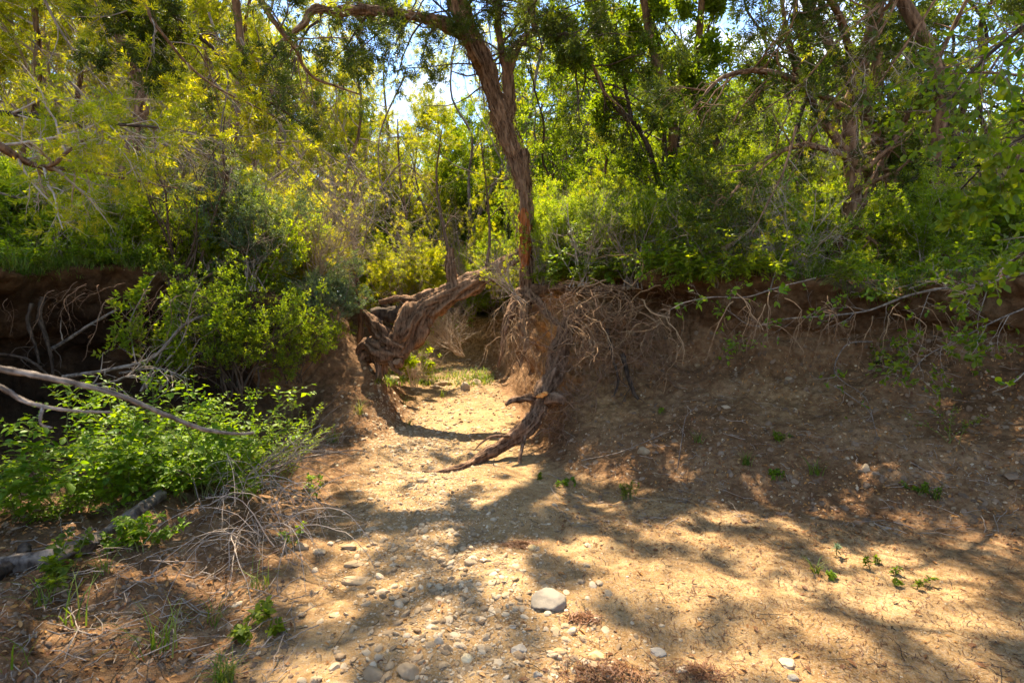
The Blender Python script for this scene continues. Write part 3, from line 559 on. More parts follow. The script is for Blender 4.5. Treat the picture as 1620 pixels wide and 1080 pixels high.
CL = 'light green broadleaved tree behind the bend of the creek'
for i, (px, Y, h) in enumerate([(620, 17, 5.2), (700, 19, 6.0), (760, 21, 6.0), (560, 19, 8.0), (690, 24, 8), (800, 16.5, 9.5), (900, 16.5, 9), (750, 17, 9.5)]):
    T(px, Y, h, 120 + i, CL, 'broadleaved_tree', 'light green trees behind the creek bend', kind='oak', mat='oak_light' if i < 4 else 'oak', stems=2, limbs=12, bark='bark_grey', lowest=.1, per=6, size=.17, deadlow=.0, prune=True)
CR = 'mid green broadleaved tree behind the right bank'
for i, (px, Y, h) in enumerate([(880, 12, 5.0), (960, 13.5, 7), (1020, 17, 6.5), (1130, 10.5, 6.8), (1200, 13, 8.5), (1290, 9.5, 7.0), (1480, 8.8, 6.5), (1620, 8.0, 7.0), (1420, 12, 9), (1750, 7.5, 7), (1560, 12, 8)]):
    T(px, Y, h, 140 + i, CR, 'broadleaved_tree', 'mid green trees behind the right bank', kind='oak', stems=3, limbs=10, bark='bark_dark', twigm='twig_dark', lowest=.2, per=4, size=.14, deadlow=.1, l3=5)
# farther trees: shared meshes
fars = [tree('juniper_tree', 'distant juniper closing the thicket far beyond the banks', 'tree', (-12, 17, 2.3), 8, 201, group='distant junipers of the thicket', per=6, size=.2, prune=False, deadlow=.05, lowest=.05, limbs=18),
        tree('broadleaved_tree', 'distant leafy tree closing the thicket far beyond the banks', 'tree', (9, 19, 2.4), 8, 202, kind='oak', group='distant leafy trees of the thicket', per=5, size=.22, prune=False, stems=2, deadlow=.0, lowest=.05, bark='bark_grey', l3=5)]
for x, y, s_ in ((-14, 12.5, 1.15), (-17, 15, 1.3), (-10.5, 14.5, 1.2), (-7.5, 16.5, 1.25), (-12.5, 18, 1.4), (-4.5, 18.5, 1.2), (1.2, 19, 1.2), (-20, 13, 1.2)): dup(fars[0], (x, y, 2.3), rgT.uniform(0, 6.28), s_)
k = 0
for Y0, n_, sc in ((19, 13, 1.), (25, 15, 1.05), (33, 16, 1.2)):
    for j in range(n_):
        a = -54 + 108 * (j + rgT.random() * .6) / n_; x = math.tan(R(a)) * Y0 * .95; y = Y0 + rgT.uniform(-1.5, 1.5)
        cen = abs(810 + 810 * x / y - 850) < 260
        s_ = sc * rgT.uniform(.85, 1.2) * (.95 if cen else 1)
        k += 1; dup(fars[int(rgT.random() < (.75 if x > -2 else .3))], (x, y, 2.4), rgT.uniform(0, 6.28), s_)
# trees added round the camera and creek so their crowns shade the bed
for i, (x, y, h, ln) in enumerate([(5.9, 1.0, 8.5, (-.25,.12)), (6.2, 4.2, 8.5, (-.3,.0)), (-5.6, 1.6, 8.5, (.3,.12)), (5.8, -1.5, 8, (-.3,.25)), (3.2, 8.2, 8.0, (-.14,-.15)), (7.5, 3.6, 9.5, (-.3,.1)), (-5.4, 3.6, 9, (.32,.1)), (5.2, 7.2, 9, (-.3,-.12)), (-5.0, 6.4, 9, (.38,-.08)), (4.9, 5.6, 9.5, (-.36,-.05)), (4.6, 6.6, 9, (-.5,-.05)), (2.3, 8.0, 9, (-.12,-.3)), (-4.4, 7.6, 9.5, (.2,-.1))]):
    tree('juniper_tree', 'juniper added on the bank top so its high boughs shade the creek bed', 'tree', gpt(x, y), h, 160 + i, group='added junipers shading the creek', lean=ln, limbs=22, lowest=.5, spread=.5, deadlow=.3, per=7, size=.14, mat='jun', r=.085)
# ------------------------------------------------------------------ undergrowth on the banks
rgU = np.random.default_rng(9)
def copies(src, spots, smin=.8, smax=1.2, dz=-.03, sink=None):
    for i, (x, y) in enumerate(spots):
        p = gpt(x, y, dz=dz)
        if i == 0: src.location = p.tolist()
        else: dup(src, p, rgU.uniform(0, 6.28), rgU.uniform(smin, smax))
def px_x(px, Y): return (px - 810) / 810 * Y
def inbank(x, y):
    z = gz(x, y); return z > 1.5
def scatter(n, pxr, Yr, ok=inbank):
    o = []
    while len(o) < n:
        Y = rgU.uniform(*Yr); x = px_x(rgU.uniform(*pxr), Y)
        if ok(x, Y): o.append((x, Y))
    return o
O3 = (0, 0, 0)
def S_(*a, **k): return shrub(*a, **k)
# left bank top and the hollow behind the lip
copies(S_('juniper_bush', 'low bushy juniper with yellow-green sprays in the sunlit thicket', 'bush', O3, 1.9, 301, 'jun', 'young junipers under the left thicket', 9, 5, 'tuft', .15, prune=False), scatter(20, (-60, 620), (8.2, 13)))
copies(S_('dead_shrub', 'leafless shrub of dense pale grey dead twigs on the left bank', 'dead shrub', O3, 2.3, 302, None, 'dead twiggy shrubs on the left bank', 10, 0, k1=10, k2=9, spread=.42, bark='twig'), scatter(16, (0, 660), (7.6, 13)))
copies(S_('leafy_shrub', 'small mid green shrub growing along the top of the left bank', 'shrub', O3, 1.2, 303, 'oak_light', 'small leafy shrubs on the left bank', 9, 5, 'small', .10, k1=8), scatter(34, (-40, 640), (4.9, 9)))
# right bank top
copies(S_('leafy_shrub', 'low fine leaved shrub crowding the top of the right bank', 'shrub', O3, 1.15, 304, 'oak_light', 'fine leaved shrubs on the right bank', 12, 5, 'small', .08, k1=9, k2=6, spread=.4), scatter(46, (850, 1660), (5.3, 9.5)))
copies(S_('dead_shrub', 'tangle of straw coloured bare twigs standing on the right bank', 'dead shrub', O3, 1.7, 305, None, 'bare twig tangles on the right bank', 12, 0, k1=9, k2=8, spread=.5), scatter(16, (900, 1640), (6.3, 10)))
copies(S_('leafy_shrub', 'taller light green shrub in the thicket behind the right bank', 'shrub', O3, 2.8, 306, 'oak_light', 'taller shrubs behind the right bank', 11, 7, 'small', .12, k1=10, k2=6), scatter(20, (860, 1700), (8.5, 14)))
copies(S_('leafy_shrub', 'bright green bush standing at the far bend of the creek', 'bush', O3, 2.0, 307, 'oak_light', 'bushes at the far bend of the creek', 10, 8, 'small', .12, k1=10, k2=6), scatter(16, (560, 900), (14.5, 20), inbank))
copies(S_('leafy_shrub', 'far dull green bush closing the gap under the distant trees', 'bush', O3, 3.2, 308, 'oak', 'far bushes under the distant trees', 9, 6, 'leaf', .3, k1=9, k2=6, prune=False), scatter(56, (-120, 1740), (14, 26), inbank))
# shrubs with a place of their own
def sp(px, py, Y): return at(px, py, Y)
S_('leafy_shrub', 'fan of thin bare stems with sparse leaves on the left lip above the hollow', 'shrub', sp(288, 448, 6.2), 2.0, 311, 'grey_leaf', None, 14, 2, 'small', .09, spread=.3, bark='twig_dark', dead=.5)
S_('leafy_shrub', 'blue-green small leaved shrub on the left bank, right of the fan of bare stems', 'shrub', sp(400, 455, 6.6), 1.35, 312, 'grey_leaf', None, 14, 5, 'small', .09, k1=9, spread=.35)
S_('leafy_shrub', 'blue-green shrub spilling over the bank beside the torn trunk', 'shrub', sp(530, 525, 7.3), .95, 313, 'grey_leaf', None, 14, 4, 'small', .09, k1=9, spread=.4, arch=.05)
S_('evergreen_shrub', 'dense dark green shrub hanging down the left bank face beside the dark hollow', 'shrub', sp(375, 620, 5.7), 1.5, 314, 'oak', None, 15, 3, 'small', .09, bark='bark_dark', k1=10, k2=6, spread=.34, arch=.03)
S_('evergreen_shrub', 'dense green shrub on the sloping left bank just right of the darker hanging shrub', 'shrub', sp(470, 600, 6.4), 1.0, 315, 'oak_light', None, 12, 3, 'small', .09, bark='bark_dark', k1=10, k2=6, spread=.34, arch=.03)
S_('leafy_shrub', 'upright leafy sapling growing out of the dark left hollow', 'shrub', sp(240, 610, 5.2), 1.15, 316, 'oak_light', None, 5, 4, 'leaf', .10, spread=.22, dead=.2)
S_('dead_shrub', 'thorny tangle of pale twigs on the edge of the left bank by the torn trunk', 'dead shrub', sp(500, 480, 7.6), 1.6, 317, None, None, 12, 0, k1=10, k2=9, spread=.5)
S_('dead_shrub', 'pale brush lying in the creek beyond the leaning trunk', 'dead shrub', sp(728, 560, 11.2), 1.3, 318, None, None, 14, 0, k1=9, k2=8, spread=.5, lean=(-.8, -.3), arch=.05)
S_('leafy_shrub', 'bright weeds in the creek bed under the leaning trunk', 'shrub', sp(655, 608, 9.6), .8, 319, 'oak_light', None, 16, 6, 'leaf', .12, k1=7)
for px, py, Y, h, m, l in [(700, 545, 13.6, 1.3, 'oak_light', 'bright shrub on the far clay bank seen just under the leaning trunk'), (745, 500, 14.6, 1.6, 'oak_light', 'bright shrub topping the far clay bank right of the leaning trunk'), (785, 470, 13.4, 1.5, 'oak_light', 'shrub hanging over the channel behind the forked juniper'), (665, 575, 12.2, 1.0, 'oak_light', 'sunlit low shrub beside the far bed under the trunk'), (730, 455, 15.5, 2.4, 'jun', 'yellow-green bush above the far clay bank'), (640, 500, 11.5, 1.8, 'jun', 'yellow-green bush behind the burl of the leaning trunk')]:
    S_('leafy_shrub', l, 'shrub', sp(px, py, Y), h, int(px), m, None, 16, 7, 'tuft' if m == 'jun' else 'small', .13, k1=9, k2=6, spread=.4)
S_('leafy_shrub', 'small bush on the point of the right bank under the forked juniper', 'shrub', sp(862, 462, 7.5), .9, 320, 'oak_light', None, 14, 4, 'small', .08, k1=9, spread=.4)
S_('dead_shrub', 'spray of white bare twigs at the foot of the forked juniper', 'dead shrub', sp(822, 478, 7.0), 1.0, 321, None, None, 8, 0, k1=7, k2=5, spread=.5, lean=(-1.0, -.2))
for i, (px, py, Y, l) in enumerate([(920, 448, 6.7, 'fine brown twiggy shrub leaning over the root tangle, nearest the forked juniper'), (1000, 452, 6.5, 'fine brown twiggy shrub on the lip directly above the dark hole'), (1140, 450, 6.1, 'fine twiggy shrub with scattered leaves on the lip right of the dark hole'), (1240, 455, 5.9, 'twiggy shrub on the lip left of the shaggy juniper')]):
    S_('twiggy_shrub', l, 'shrub', sp(px, py, Y), 1.15, 330 + i, 'oak', None, 16, 3, 'small', .08, k1=9, k2=6, spread=.42, dead=.5, arch=.02, up=.05)

# ------------------------------------------------------------------ grass on the bank tops and tufts
def blades(rg, P, hh, n, wd=.006, droop=.9, spread=.06):
    N = len(P) * n; p = np.repeat(P, n, 0) + rg.normal(size=(N, 3)) * [spread, spread, 0]; a = rg.uniform(0, 6.28, N); t = rg.uniform(.1, .7, N)
    d = nrm(np.stack([np.cos(a) * t, np.sin(a) * t, np.ones(N)], -1)); h = np.repeat(hh, n) * rg.uniform(.5, 1.2, N); s = np.stack([-np.sin(a), np.cos(a), 0 * a], -1) * wd
    V = []; q = p
    for i in range(4):
        V += [q - s * (1 - i / 3.2), q + s * (1 - i / 3.2)]; q = q + d * (h / 3)[:, None]; d = nrm(d + np.stack([np.cos(a) * .3, np.sin(a) * .3, -np.full(N, droop * .45)], -1))
    V = np.stack(V, 1); b_ = (np.arange(N) * 8)[:, None, None]; F = (np.array([[0, 1, 3, 2], [2, 3, 5, 4], [4, 5, 7, 6]])[None] + b_).reshape(-1, 4)
    return (V.reshape(-1, 3), F, np.repeat(rg.random(N), 8))
rg = np.random.default_rng(41)
pts = [gpt(x, y) for x, y in scatter(1300, (-40, 560), (4.4, 8.5))]
tag(obj('grass', mesh('grass', [blades(rg, np.array(pts), rg.uniform(.08, .42, len(pts)) ** 1., 7, .005, 1.1)], M['grass'], False)), 'weedy green grass growing along the top of the left bank', 'grass', kind='stuff')
pts = [gpt(x, y) for x, y in scatter(900, (1150, 1660), (5.2, 9.5))]
tag(obj('dry_grass', mesh('dry_grass', [blades(rg, np.array(pts), np.full(len(pts), .3), 7)], M['grass'], False)), 'thin straw and green grass under the shrubs of the right bank', 'grass', kind='stuff')
pts = [pix(px, py)[0] for px, py in zip(rg.uniform(600, 780, 140), rg.uniform(585, 612, 140))]
tag(obj('creek_weeds', mesh('creek_weeds', [blades(rg, np.array(pts), np.full(len(pts), .2), 10, .008)], M['grass'], False)), 'bright grass growing across the creek bed under the leaning trunk', 'grass', kind='stuff')
for px, py, h, n, l in [(700, 628, .3, 22, 'upright grass tuft in the bed below the leaning trunk'), (570, 655, .35, 26, 'grass tuft at the foot of the sunlit left slope'), (640, 640, .25, 20, 'thin grass tuft on the sunny sand below the stump'), (648, 672, .16, 26, 'small grass tuft alone in the sunlit sand'), (525, 700, .3, 40, 'grass clump at the foot of the left bank behind the dead brush'),
        (250, 1030, .3, 26, 'long drooping grass tuft on the pink clay at lower left'), (115, 985, .34, 9, 'few long curved blades at the left edge of the picture'), (20, 1055, .3, 6, 'two bright bent blades in the bottom left corner'), (355, 1078, .14, 70, 'short dense grass clump at the bottom edge'), (1105, 700, .16, 26, 'withered grass tuft on the sunlit part of the right slope'), (1180, 735, .2, 30, 'dark drooping grass tuft on the right slope'), (1290, 750, .2, 36, 'brownish drooping grass tuft low on the right slope'), (1480, 790, .14, 18, 'thin dry grass tuft at the toe of the right slope'), (1290, 905, .12, 20, 'dry grass tuft among seedlings on the sand'), (130, 780, .25, 24, 'grass under the leafy herbs near the grey log')]:
    p, n_ = pix(px, py); tag(obj('grass_tuft', mesh('grass_tuft', [blades(rg, np.zeros((1, 3)), np.array([h]), n, .004, .8, h * .12)], M['grass'], False), loc=p), l, 'grass tuft')

# ------------------------------------------------------------------ bright leafy herbs, lower left
BIG = tpl_bigleaf()
def herb(seed, h, stems, leafs, lsize, lean=(0, 0), arch=.10, mat='herb'):
    rg = np.random.default_rng(seed); a = rg.uniform(0, 6.28, stems); t = rg.uniform(.15, .8, stems)
    d = nrm(np.stack([np.cos(a) * t + lean[0], np.sin(a) * t + lean[1], np.ones(stems)], -1)); p = rg.normal(size=(stems, 3)) * [.04, .04, 0]; out = [p]; le = h * rg.uniform(.6, 1.15, stems)
    for _ in range(9): p = p + d * le[:, None] / 9; d = nrm(d + rg.normal(size=(stems, 3)) * .09 + [0, 0, -arch]); out.append(p)
    P = np.stack(out, 1); rad = np.linspace(.0035, .001, 10)[None].repeat(stems, 0)
    L1, r1 = grow(rg, P, rad, 4, .35, .95, h * .28, (35, 60), (0, 0, .04), .1, 6, .7, .4, .3, .0008)
    parts = []
    for Q, m in ((P, leafs), (L1, max(4, leafs // 2))):
        B, n, _ = Q.shape; t = (.22 + .78 * (np.arange(m) + .5) / m)[None].repeat(B, 0) * (n - 1); i = np.minimum(t.astype(int), n - 2); f = (t - i)[..., None]; b_ = np.arange(B)[:, None]
        pp = (Q[b_, i] * (1 - f) + Q[b_, i + 1] * f).reshape(-1, 3); tg = nrm((Q[b_, i + 1] - Q[b_, i]).reshape(-1, 3)); sz = (lsize * (1.25 - .75 * t / (n - 1))).ravel()
        for sgn in (-1, 1):
            side = nrm(np.cross(tg, [0, 0, 1.]) * sgn + rg.normal(size=tg.shape) * .35); dd = nrm(side + tg * .55 + [0, 0, -.12]); x = dd; z = nrm(np.array([[0, 0, 1.]]) + rg.normal(size=tg.shape) * .3); y = nrm(np.cross(z, x)); z = np.cross(x, y)
            s = sz * rg.uniform(.6, 1.2, len(sz)); Mx = np.stack([x, y, z], 1) * s[:, None, None]; v = np.einsum('mk,nkj->nmj', BIG[0], Mx) + (pp + x * s[:, None] * .12)[:, None]
            F = (BIG[1][None] + (np.arange(len(pp)) * len(BIG[0]))[:, None, None]).reshape(-1, 4); parts.append((v.reshape(-1, 3), F, np.repeat(rg.random(len(pp)), len(BIG[0]))))
    return [tubes(P, rad, 5), tubes(L1, r1, 4)], parts
def herb_thing(name, label, loc, group=None, cat='plant', mat='herb', **k):
    st, lf = herb(**k); t_ = thing(name, label, cat, loc, group); obj('stems', mesh('stems', st, M['gstem']), t_); obj('leaves', mesh('leaves', lf, M[mat], True), t_); return t_
HG = 'bright leafy plants massed on the left bench'
hsrc = [herb_thing('leafy_plant', 'bright green plant with pointed paired leaves in the mass on the left bench', O3, HG, seed=500 + i, h=.72 + .1 * i, stems=7, leafs=10, lsize=.07 - .006 * i, lean=((-.25, -.2), (.1, -.3), (.3, -.2), (-.4, 0))[i], arch=.07) for i in range(4)]
SP = [(60,845),(20,870),(120,830),(95,800),(170,820),(150,770),(210,800),(60,790),(240,770),(200,750),(280,790),(270,740),(320,770),(310,720),(350,760),(360,720),(390,745),(250,700),(200,700),(330,690),(300,660),(370,690),(400,680),(340,640),(140,790),(20,830),(410,650),(290,700),(230,730),(380,660),(180,860),(90,860),(300,640),(350,640),(260,650),(340,600),(230,670),(130,720)]
SP = [q for j, q in enumerate(SP) if j < 4 or j % 4 != 1]
for i, (px, py) in enumerate(SP):
    Y = 4.55 - (py - 640) / 230 * 1.25; p = gpt(px_x(px, Y), Y, 1.2, -.02); h_ = hsrc[i % 4]
    if i < 4: h_.location = p.tolist(); h_.rotation_euler = (0, 0, rgU.uniform(-.5, .5))
    else: dup(h_, p, rgU.uniform(-.9, .9), rgU.uniform(.32, .55) if px < 190 else rgU.uniform(.7, 1.3))
for px, py, k in [(225, 800, dict(seed=511, h=1.15, stems=2, leafs=10, lsize=.055, arch=.0)), ]:
    herb_thing('leafy_plant', 'tallest thin sprout standing above the mass of bright leaves against the dark hollow', gpt(px_x(212, 4.4), 4.4, 1.2), **k)
for (px, Y, h, l) in [(330, 4.5, 1.0, 'tall upright leafy shoot in the right half of the leaf mass'), (150, 4.3, .75, 'upright shoot over the left part of the leaf mass'), (410, 4.4, .95, 'tall shoot at the right end of the leaf mass before the bare slope'), (275, 4.2, .85, 'upright leafy shoot just left of the middle of the leaf mass')]:
    herb_thing('leafy_plant', l, gpt(px_x(px, Y), Y, 1.2), seed=int(px), h=h, stems=4, leafs=11, lsize=.05, arch=.01)
herb_thing('leafy_plant', 'feathery narrow leaved plant at the right end of the bright leaf mass', gpt(px_x(440, 4.6), 4.6, 1.2), seed=512, h=.75, stems=16, leafs=16, lsize=.035, arch=.04, mat='oak_light')
herb_thing('leafy_plant', 'low bright clump of leaves hanging over the clay step near the grey log', pix(225, 868)[0], seed=513, h=.22, stems=14, leafs=8, lsize=.045, arch=.12)
herb_thing('leafy_plant', 'shaded sprig of pointed leaves on the dark clay left of the step', pix(120, 915)[0], seed=514, h=.26, stems=5, leafs=7, lsize=.05, arch=.08, mat='oak')
herb_thing('leafy_plant', 'dark seedling with a few broad leaves on the sand beneath the dead brush', pix(395, 1000)[0], seed=515, h=.14, stems=5, leafs=5, lsize=.05, arch=.1, mat='oak')
herb_thing('leafy_plant', 'small bright sprig among dead stems at the edge of the sand', pix(475, 865)[0], seed=516, h=.16, stems=2, leafs=6, lsize=.035, arch=.02)
herb_thing('leafy_plant', 'bright sprig of leaves on the dead brush beside the bed', pix(500, 790)[0], seed=517, h=.3, stems=3, leafs=7, lsize=.04, arch=.03)
for i, (px, py, h, st, lf, ls, l, m) in enumerate([(992, 790, .17, 9, 9, .03, 'dark holly-like seedling on the sand at the foot of the right slope', 'oak'), (893, 770, .06, 2, 3, .05, 'lone pair of bright leaves on the sand left of the dark seedling', 'herb'), (912, 768, .08, 2, 3, .05, 'small three-leaved sprout beside the lone bright pair', 'herb'), (848, 757, .05, 2, 3, .05, 'tiny sprout beside the root end', 'oak'),
        (1222, 757, .1, 6, 5, .045, 'rosette of green leaves low on the right slope', 'herb'), (1232, 700, .12, 7, 6, .04, 'green leafy tuft higher on the right slope', 'herb'), (1462, 782, .1, 7, 5, .04, 'green clump at right on the toe of the slope', 'herb'), (1320, 920, .07, 2, 4, .04, 'bright four-leaved seedling on the open sand', 'herb'), (1412, 918, .07, 2, 4, .045, 'dark spiky seedling on the sand right of the bright one', 'oak'), (1368, 895, .07, 2, 4, .04, 'dark seedling in the row crossing the sand', 'oak'), (1325, 880, .09, 1, 4, .045, 'grey-green oak seedling standing behind the bright one', 'grey_leaf'), (1458, 930, .08, 2, 4, .04, 'last dark seedling in the row beside the orange leaves', 'oak'),
        (1120, 560, .3, 3, 7, .05, 'small leafy sprig on the wall right of the roots', 'herb'), (1165, 560, .22, 5, 6, .03, 'fine leaved sprig growing from the brown wall', 'oak_light'), (1500, 700, .35, 5, 8, .04, 'shaded leafy plant against the wall at right', 'oak'), (1400, 585, .3, 5, 7, .05, 'shaded green plant on the undercut ledge', 'oak'), (1050, 655, .1, 3, 4, .04, 'tiny green sprout on the upper slope', 'herb')]):
    herb_thing('seedling', l, pix(px, py)[0], seed=520 + i, h=h, stems=st, leafs=lf, lsize=ls * .7, arch=.06, mat=m)

def lip_pts(n, xr, right=True):
    o = []
    R13 = X[:, np.argmin(np.abs(tcl - (13 if right else 3)))]
    R13 = R13[(R13[:, 1] > 2.5) & (R13[:, 1] < 9)]; px = 810 + 810 * R13[:, 0] / R13[:, 1]; R13 = R13[(px > xr[0]) & (px < xr[1])]
    return R13[rgU.integers(0, len(R13), n)] + rgU.normal(size=(n, 3)) * [.1, .1, .03]
fr = [herb_thing('trailing_plant', 'leafy trailing plant spilling green over the lip of the right bank', O3, 'green plants spilling over the right lip', seed=560 + i, h=.55, stems=6, leafs=9, lsize=.045, lean=(-.2, -1.0), arch=.13, mat=('herb', 'oak_light', 'oak')[i]) for i in range(3)]
for i, p in enumerate(lip_pts(52, (860, 1650))):
    if i < 3: fr[i].location = p.tolist()
    else: dup(fr[i % 3], p, rgU.uniform(-.8, .8), rgU.uniform(.7, 1.7))
fl_ = [herb_thing('trailing_plant', 'leafy weed growing from the lip of the left bank', O3, 'weeds along the left lip', seed=570 + i, h=.4, stems=6, leafs=8, lsize=.04, lean=(.3, -.7), arch=.09, mat=('herb', 'oak_light')[i]) for i in range(2)]
for i, p in enumerate(lip_pts(40, (-40, 520), False)):
    if i < 2: fl_[i].location = p.tolist()
    else: dup(fl_[i % 2], p, rgU.uniform(-.8, .8), rgU.uniform(.5, 1.2))
rg = np.random.default_rng(44); lp = np.concatenate([lip_pts(500, (840, 1660)), lip_pts(420, (-60, 560), False)])
tag(obj('lip_grass', mesh('lip_grass', [blades(rg, lp, rg.uniform(.1, .35, len(lp)), 6, .003, 1.6)], M['grass'], False)), 'grass and straw drooping over the lips of both banks', 'grass', kind='stuff')

# ------------------------------------------------------------------ boughs reaching into view
def bough(name, label, cat, Q, r0, r1, seed, leafm=None, tplk='leaf', n1=8, ln=.5, n2=5, per=4, size=.1, up=0., mat='bark_dark', tw=None, kill=0., n3=4, knots=.15, extra=()):
    P = ats(*Q); t_ = thing(name, label, cat, P[0]); lo = np.array(t_.location); P = P - lo; rg = np.random.default_rng(seed)
    obj('stem', mesh('stem', bark_tube(P, np.linspace(r0, r1, len(P)), 90, 12, .15, seed, knots), M[mat]), t_); PB = [smooth_path(P, 12)]
    for j, q in enumerate(extra): 
        e = ats(*q) - lo; obj('side_stem', mesh('side_stem', bark_tube(e, np.linspace(r0 * .6, r1 * .6, len(e)), 50, 10, .15, seed + j, knots), M[mat]), t_); PB.append(smooth_path(e, 12))
    PB = np.array(PB); RB = np.linspace(r0, r1, 12)[None].repeat(len(PB), 0)
    if n1:
        H1, q1 = grow(rg, PB, RB, n1, .12, 1., ln, (30, 75), (0, 0, up), .18, 7, .4, .3, .3); prt = [tubes(H1, q1, 5)]; tips = H1
        if n2: H2, q2 = grow(rg, H1, q1, n2, .2, 1., ln * .45, (30, 65), (0, 0, up), .22, 5, .55, .35, .3, .0012); prt.append(tubes(H2, q2, 4)); tips = H2
        if n2 and n3: H3, q3 = lit(*grow(rg, H2, q2, n3, .1, 1., ln * .2, (25, 60), (0, 0, up), .22, 4, .6, .4, .3, .001), lo); prt.append(tubes(H3, q3, 3)); tips = H3
        obj('twigs', mesh('twigs', prt, M[tw or mat]), t_)
        if leafm:
            tips = tips[rg.random(len(tips)) >= kill]
            if tplk == 'big':
                B, n, _ = tips.shape; i = rg.integers(1, n, (B, per)); b_ = np.arange(B)[:, None]; p = tips[b_, i].reshape(-1, 3); d = nrm(nrm((tips[b_, i] - tips[b_, i - 1]).reshape(-1, 3)) + rg.normal(size=(B * per, 3)) * .7 + [0, 0, -.15])
                ok = open_gaps(p + lo, rg); part = place(rg, BIG, p[ok], d[ok], size * rg.uniform(.6, 1.2, ok.sum()))
            else: part = crown_parts(rg, tips, per, .015, TPL[tplk], size, lo, True, up=0)
            obj('leaves', mesh('leaves', [part], M[leafm], tplk == 'big'), t_)
    return t_
bough('juniper_bough', 'long dark bare bough entering level from the left edge', 'branch', [(-60,168,3.4),(0,178,3.5),(60,184,3.6),(130,192,3.8),(200,198,4.),(260,203,4.2),(330,214,4.5),(400,216,4.8)], .022, .006, 601, 'jun', 'tuft', 11, .6, 6, 4, .09, tw='twig', kill=.35)
bough('juniper_bough', 'thick sunlit bough curving in from the left edge below the level one', 'branch', [(-60,200,3.0),(0,232,3.1),(30,250,3.2),(60,263,3.3),(100,268,3.4),(150,272,3.6),(210,285,3.8),(280,298,4.)], .03, .006, 602, 'jun', 'tuft', 12, .55, 6, 3, .08, mat='bark', tw='twig', kill=.6, extra=[[(50,260,3.3),(80,262,3.2),(110,238,3.2),(140,220,3.2),(190,216,3.2)]])
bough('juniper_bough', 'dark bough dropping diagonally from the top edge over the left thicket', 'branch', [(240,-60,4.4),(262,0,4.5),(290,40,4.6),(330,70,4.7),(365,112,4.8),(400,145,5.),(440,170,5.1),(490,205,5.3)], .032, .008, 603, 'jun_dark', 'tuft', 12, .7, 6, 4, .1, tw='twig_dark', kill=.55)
bough('juniper_bough', 'paler thin bough beside the dark diagonal one', 'branch', [(215,-60,4.0),(235,20,4.1),(262,60,4.2),(300,105,4.4),(345,140,4.5),(410,172,4.7),(470,205,5.)], .018, .005, 604, 'jun', 'tuft', 12, .65, 6, 5, .09, mat='bark', tw='twig', kill=.25)
bough('juniper_bough', 'reddish bough from the top edge bending right in front of the pale limb', 'branch', [(400,-40,4.0),(415,5,4.0),(445,50,4.1),(468,78,4.2),(480,105,4.3),(500,125,4.4),(530,136,4.5),(570,150,4.6)], .026, .007, 605, 'jun_dark', 'tuft', 11, .6, 6, 6, .1, mat='bark', tw='twig_dark', kill=.25)
bough('juniper_bough', 'dark leafy clump at the top edge left of centre', 'branch', [(150,-120,4.2),(170,-60,4.3),(190,0,4.4),(215,50,4.5)], .02, .006, 606, 'jun_dark', 'tuft', 14, .6, 8, 6, .1, tw='twig_dark')
for i, q in enumerate([[(0,20,6.5),(60,75,6.8),(120,160,7),(180,240,7.2)], [(60,-20,7),(130,60,7.2),(220,130,7.4),(330,230,7.7)], [(130,-40,6.6),(190,80,7),(280,190,7.3),(390,290,7.6)], [(10,80,7.5),(100,170,7.6),(220,260,7.8),(300,300,8)], [(330,120,6),(430,230,6.4),(520,330,6.8),(600,420,7.2)], [(240,200,6.4),(350,260,6.6),(440,340,7),(540,380,7.3)], [(430,180,7),(500,280,7.2),(560,330,7.4),(660,400,7.7)], [(600,300,8),(640,260,8),(690,320,8.1),(700,400,8.2)], [(60,-20,5.6),(110,70,5.8),(200,170,6),(330,260,6.3)], [(380,60,6),(420,150,6.2),(500,230,6.4),(610,300,6.8)], [(-20,300,5.4),(60,320,5.6),(150,330,5.8),(230,360,6)], [(180,300,6.6),(260,320,6.8),(330,380,7),(380,430,7)], [(520,200,7),(560,270,7.2),(580,360,7.4),(560,450,7.5)], [(330,20,6.5),(360,120,6.6),(350,220,6.8),(380,320,7)], [(100,120,5.2),(190,200,5.4),(300,240,5.6),(420,250,5.9)], [(640,120,8),(600,220,8),(610,320,8),(650,420,8)]]):
    bough('dead_bough', 'thin grey leafless bough slanting through the left thicket, ' + ('nearest the ' + ['upper left corner','left of the sagging bough','dark diagonal bough','left edge grass','pale limb','grassy lip','torn trunk','forked trunk','top left edge','blue sky gap','left edge','fan of bare stems','blue-green shrub','reddish bough','middle of it','light green trees'][i]), 'dead branch', q, .016, .004, 610 + i, 'jun', 'tuft', 13, .8, 8, 2, .09, mat='bark_grey', tw='twig', kill=.9)['group'] = 'grey leafless boughs slanting through the left thicket'
# right: dark leafy boughs nearest the lens
bough('leafy_bough', 'dark bough with broad pointed leaves hanging into the upper right corner', 'branch', [(1750,-60,2.2),(1680,0,2.3),(1610,50,2.4),(1550,100,2.5),(1500,160,2.6),(1450,200,2.7)], .016, .004, 631, 'oak', 'big', 12, .42, 6, 2, .042, tw='twig_dark', up=-.03)
bough('leafy_bough', 'second dark leafy bough at the right edge, below the corner one', 'branch', [(1760,150,2.4),(1680,190,2.5),(1620,215,2.6),(1560,260,2.7),(1520,300,2.8)], .014, .004, 632, 'oak', 'big', 9, .35, 5, 3, .06, tw='twig_dark', up=-.03)
bough('leafy_bough', 'leafy bough crossing the right edge at the height of the bank top', 'branch', [(1740,330,2.9),(1670,370,3.),(1620,400,3.1),(1570,440,3.2),(1530,470,3.3)], .012, .004, 633, 'oak', 'big', 9, .35, 5, 3, .055, tw='twig', kill=.2, up=-.03)
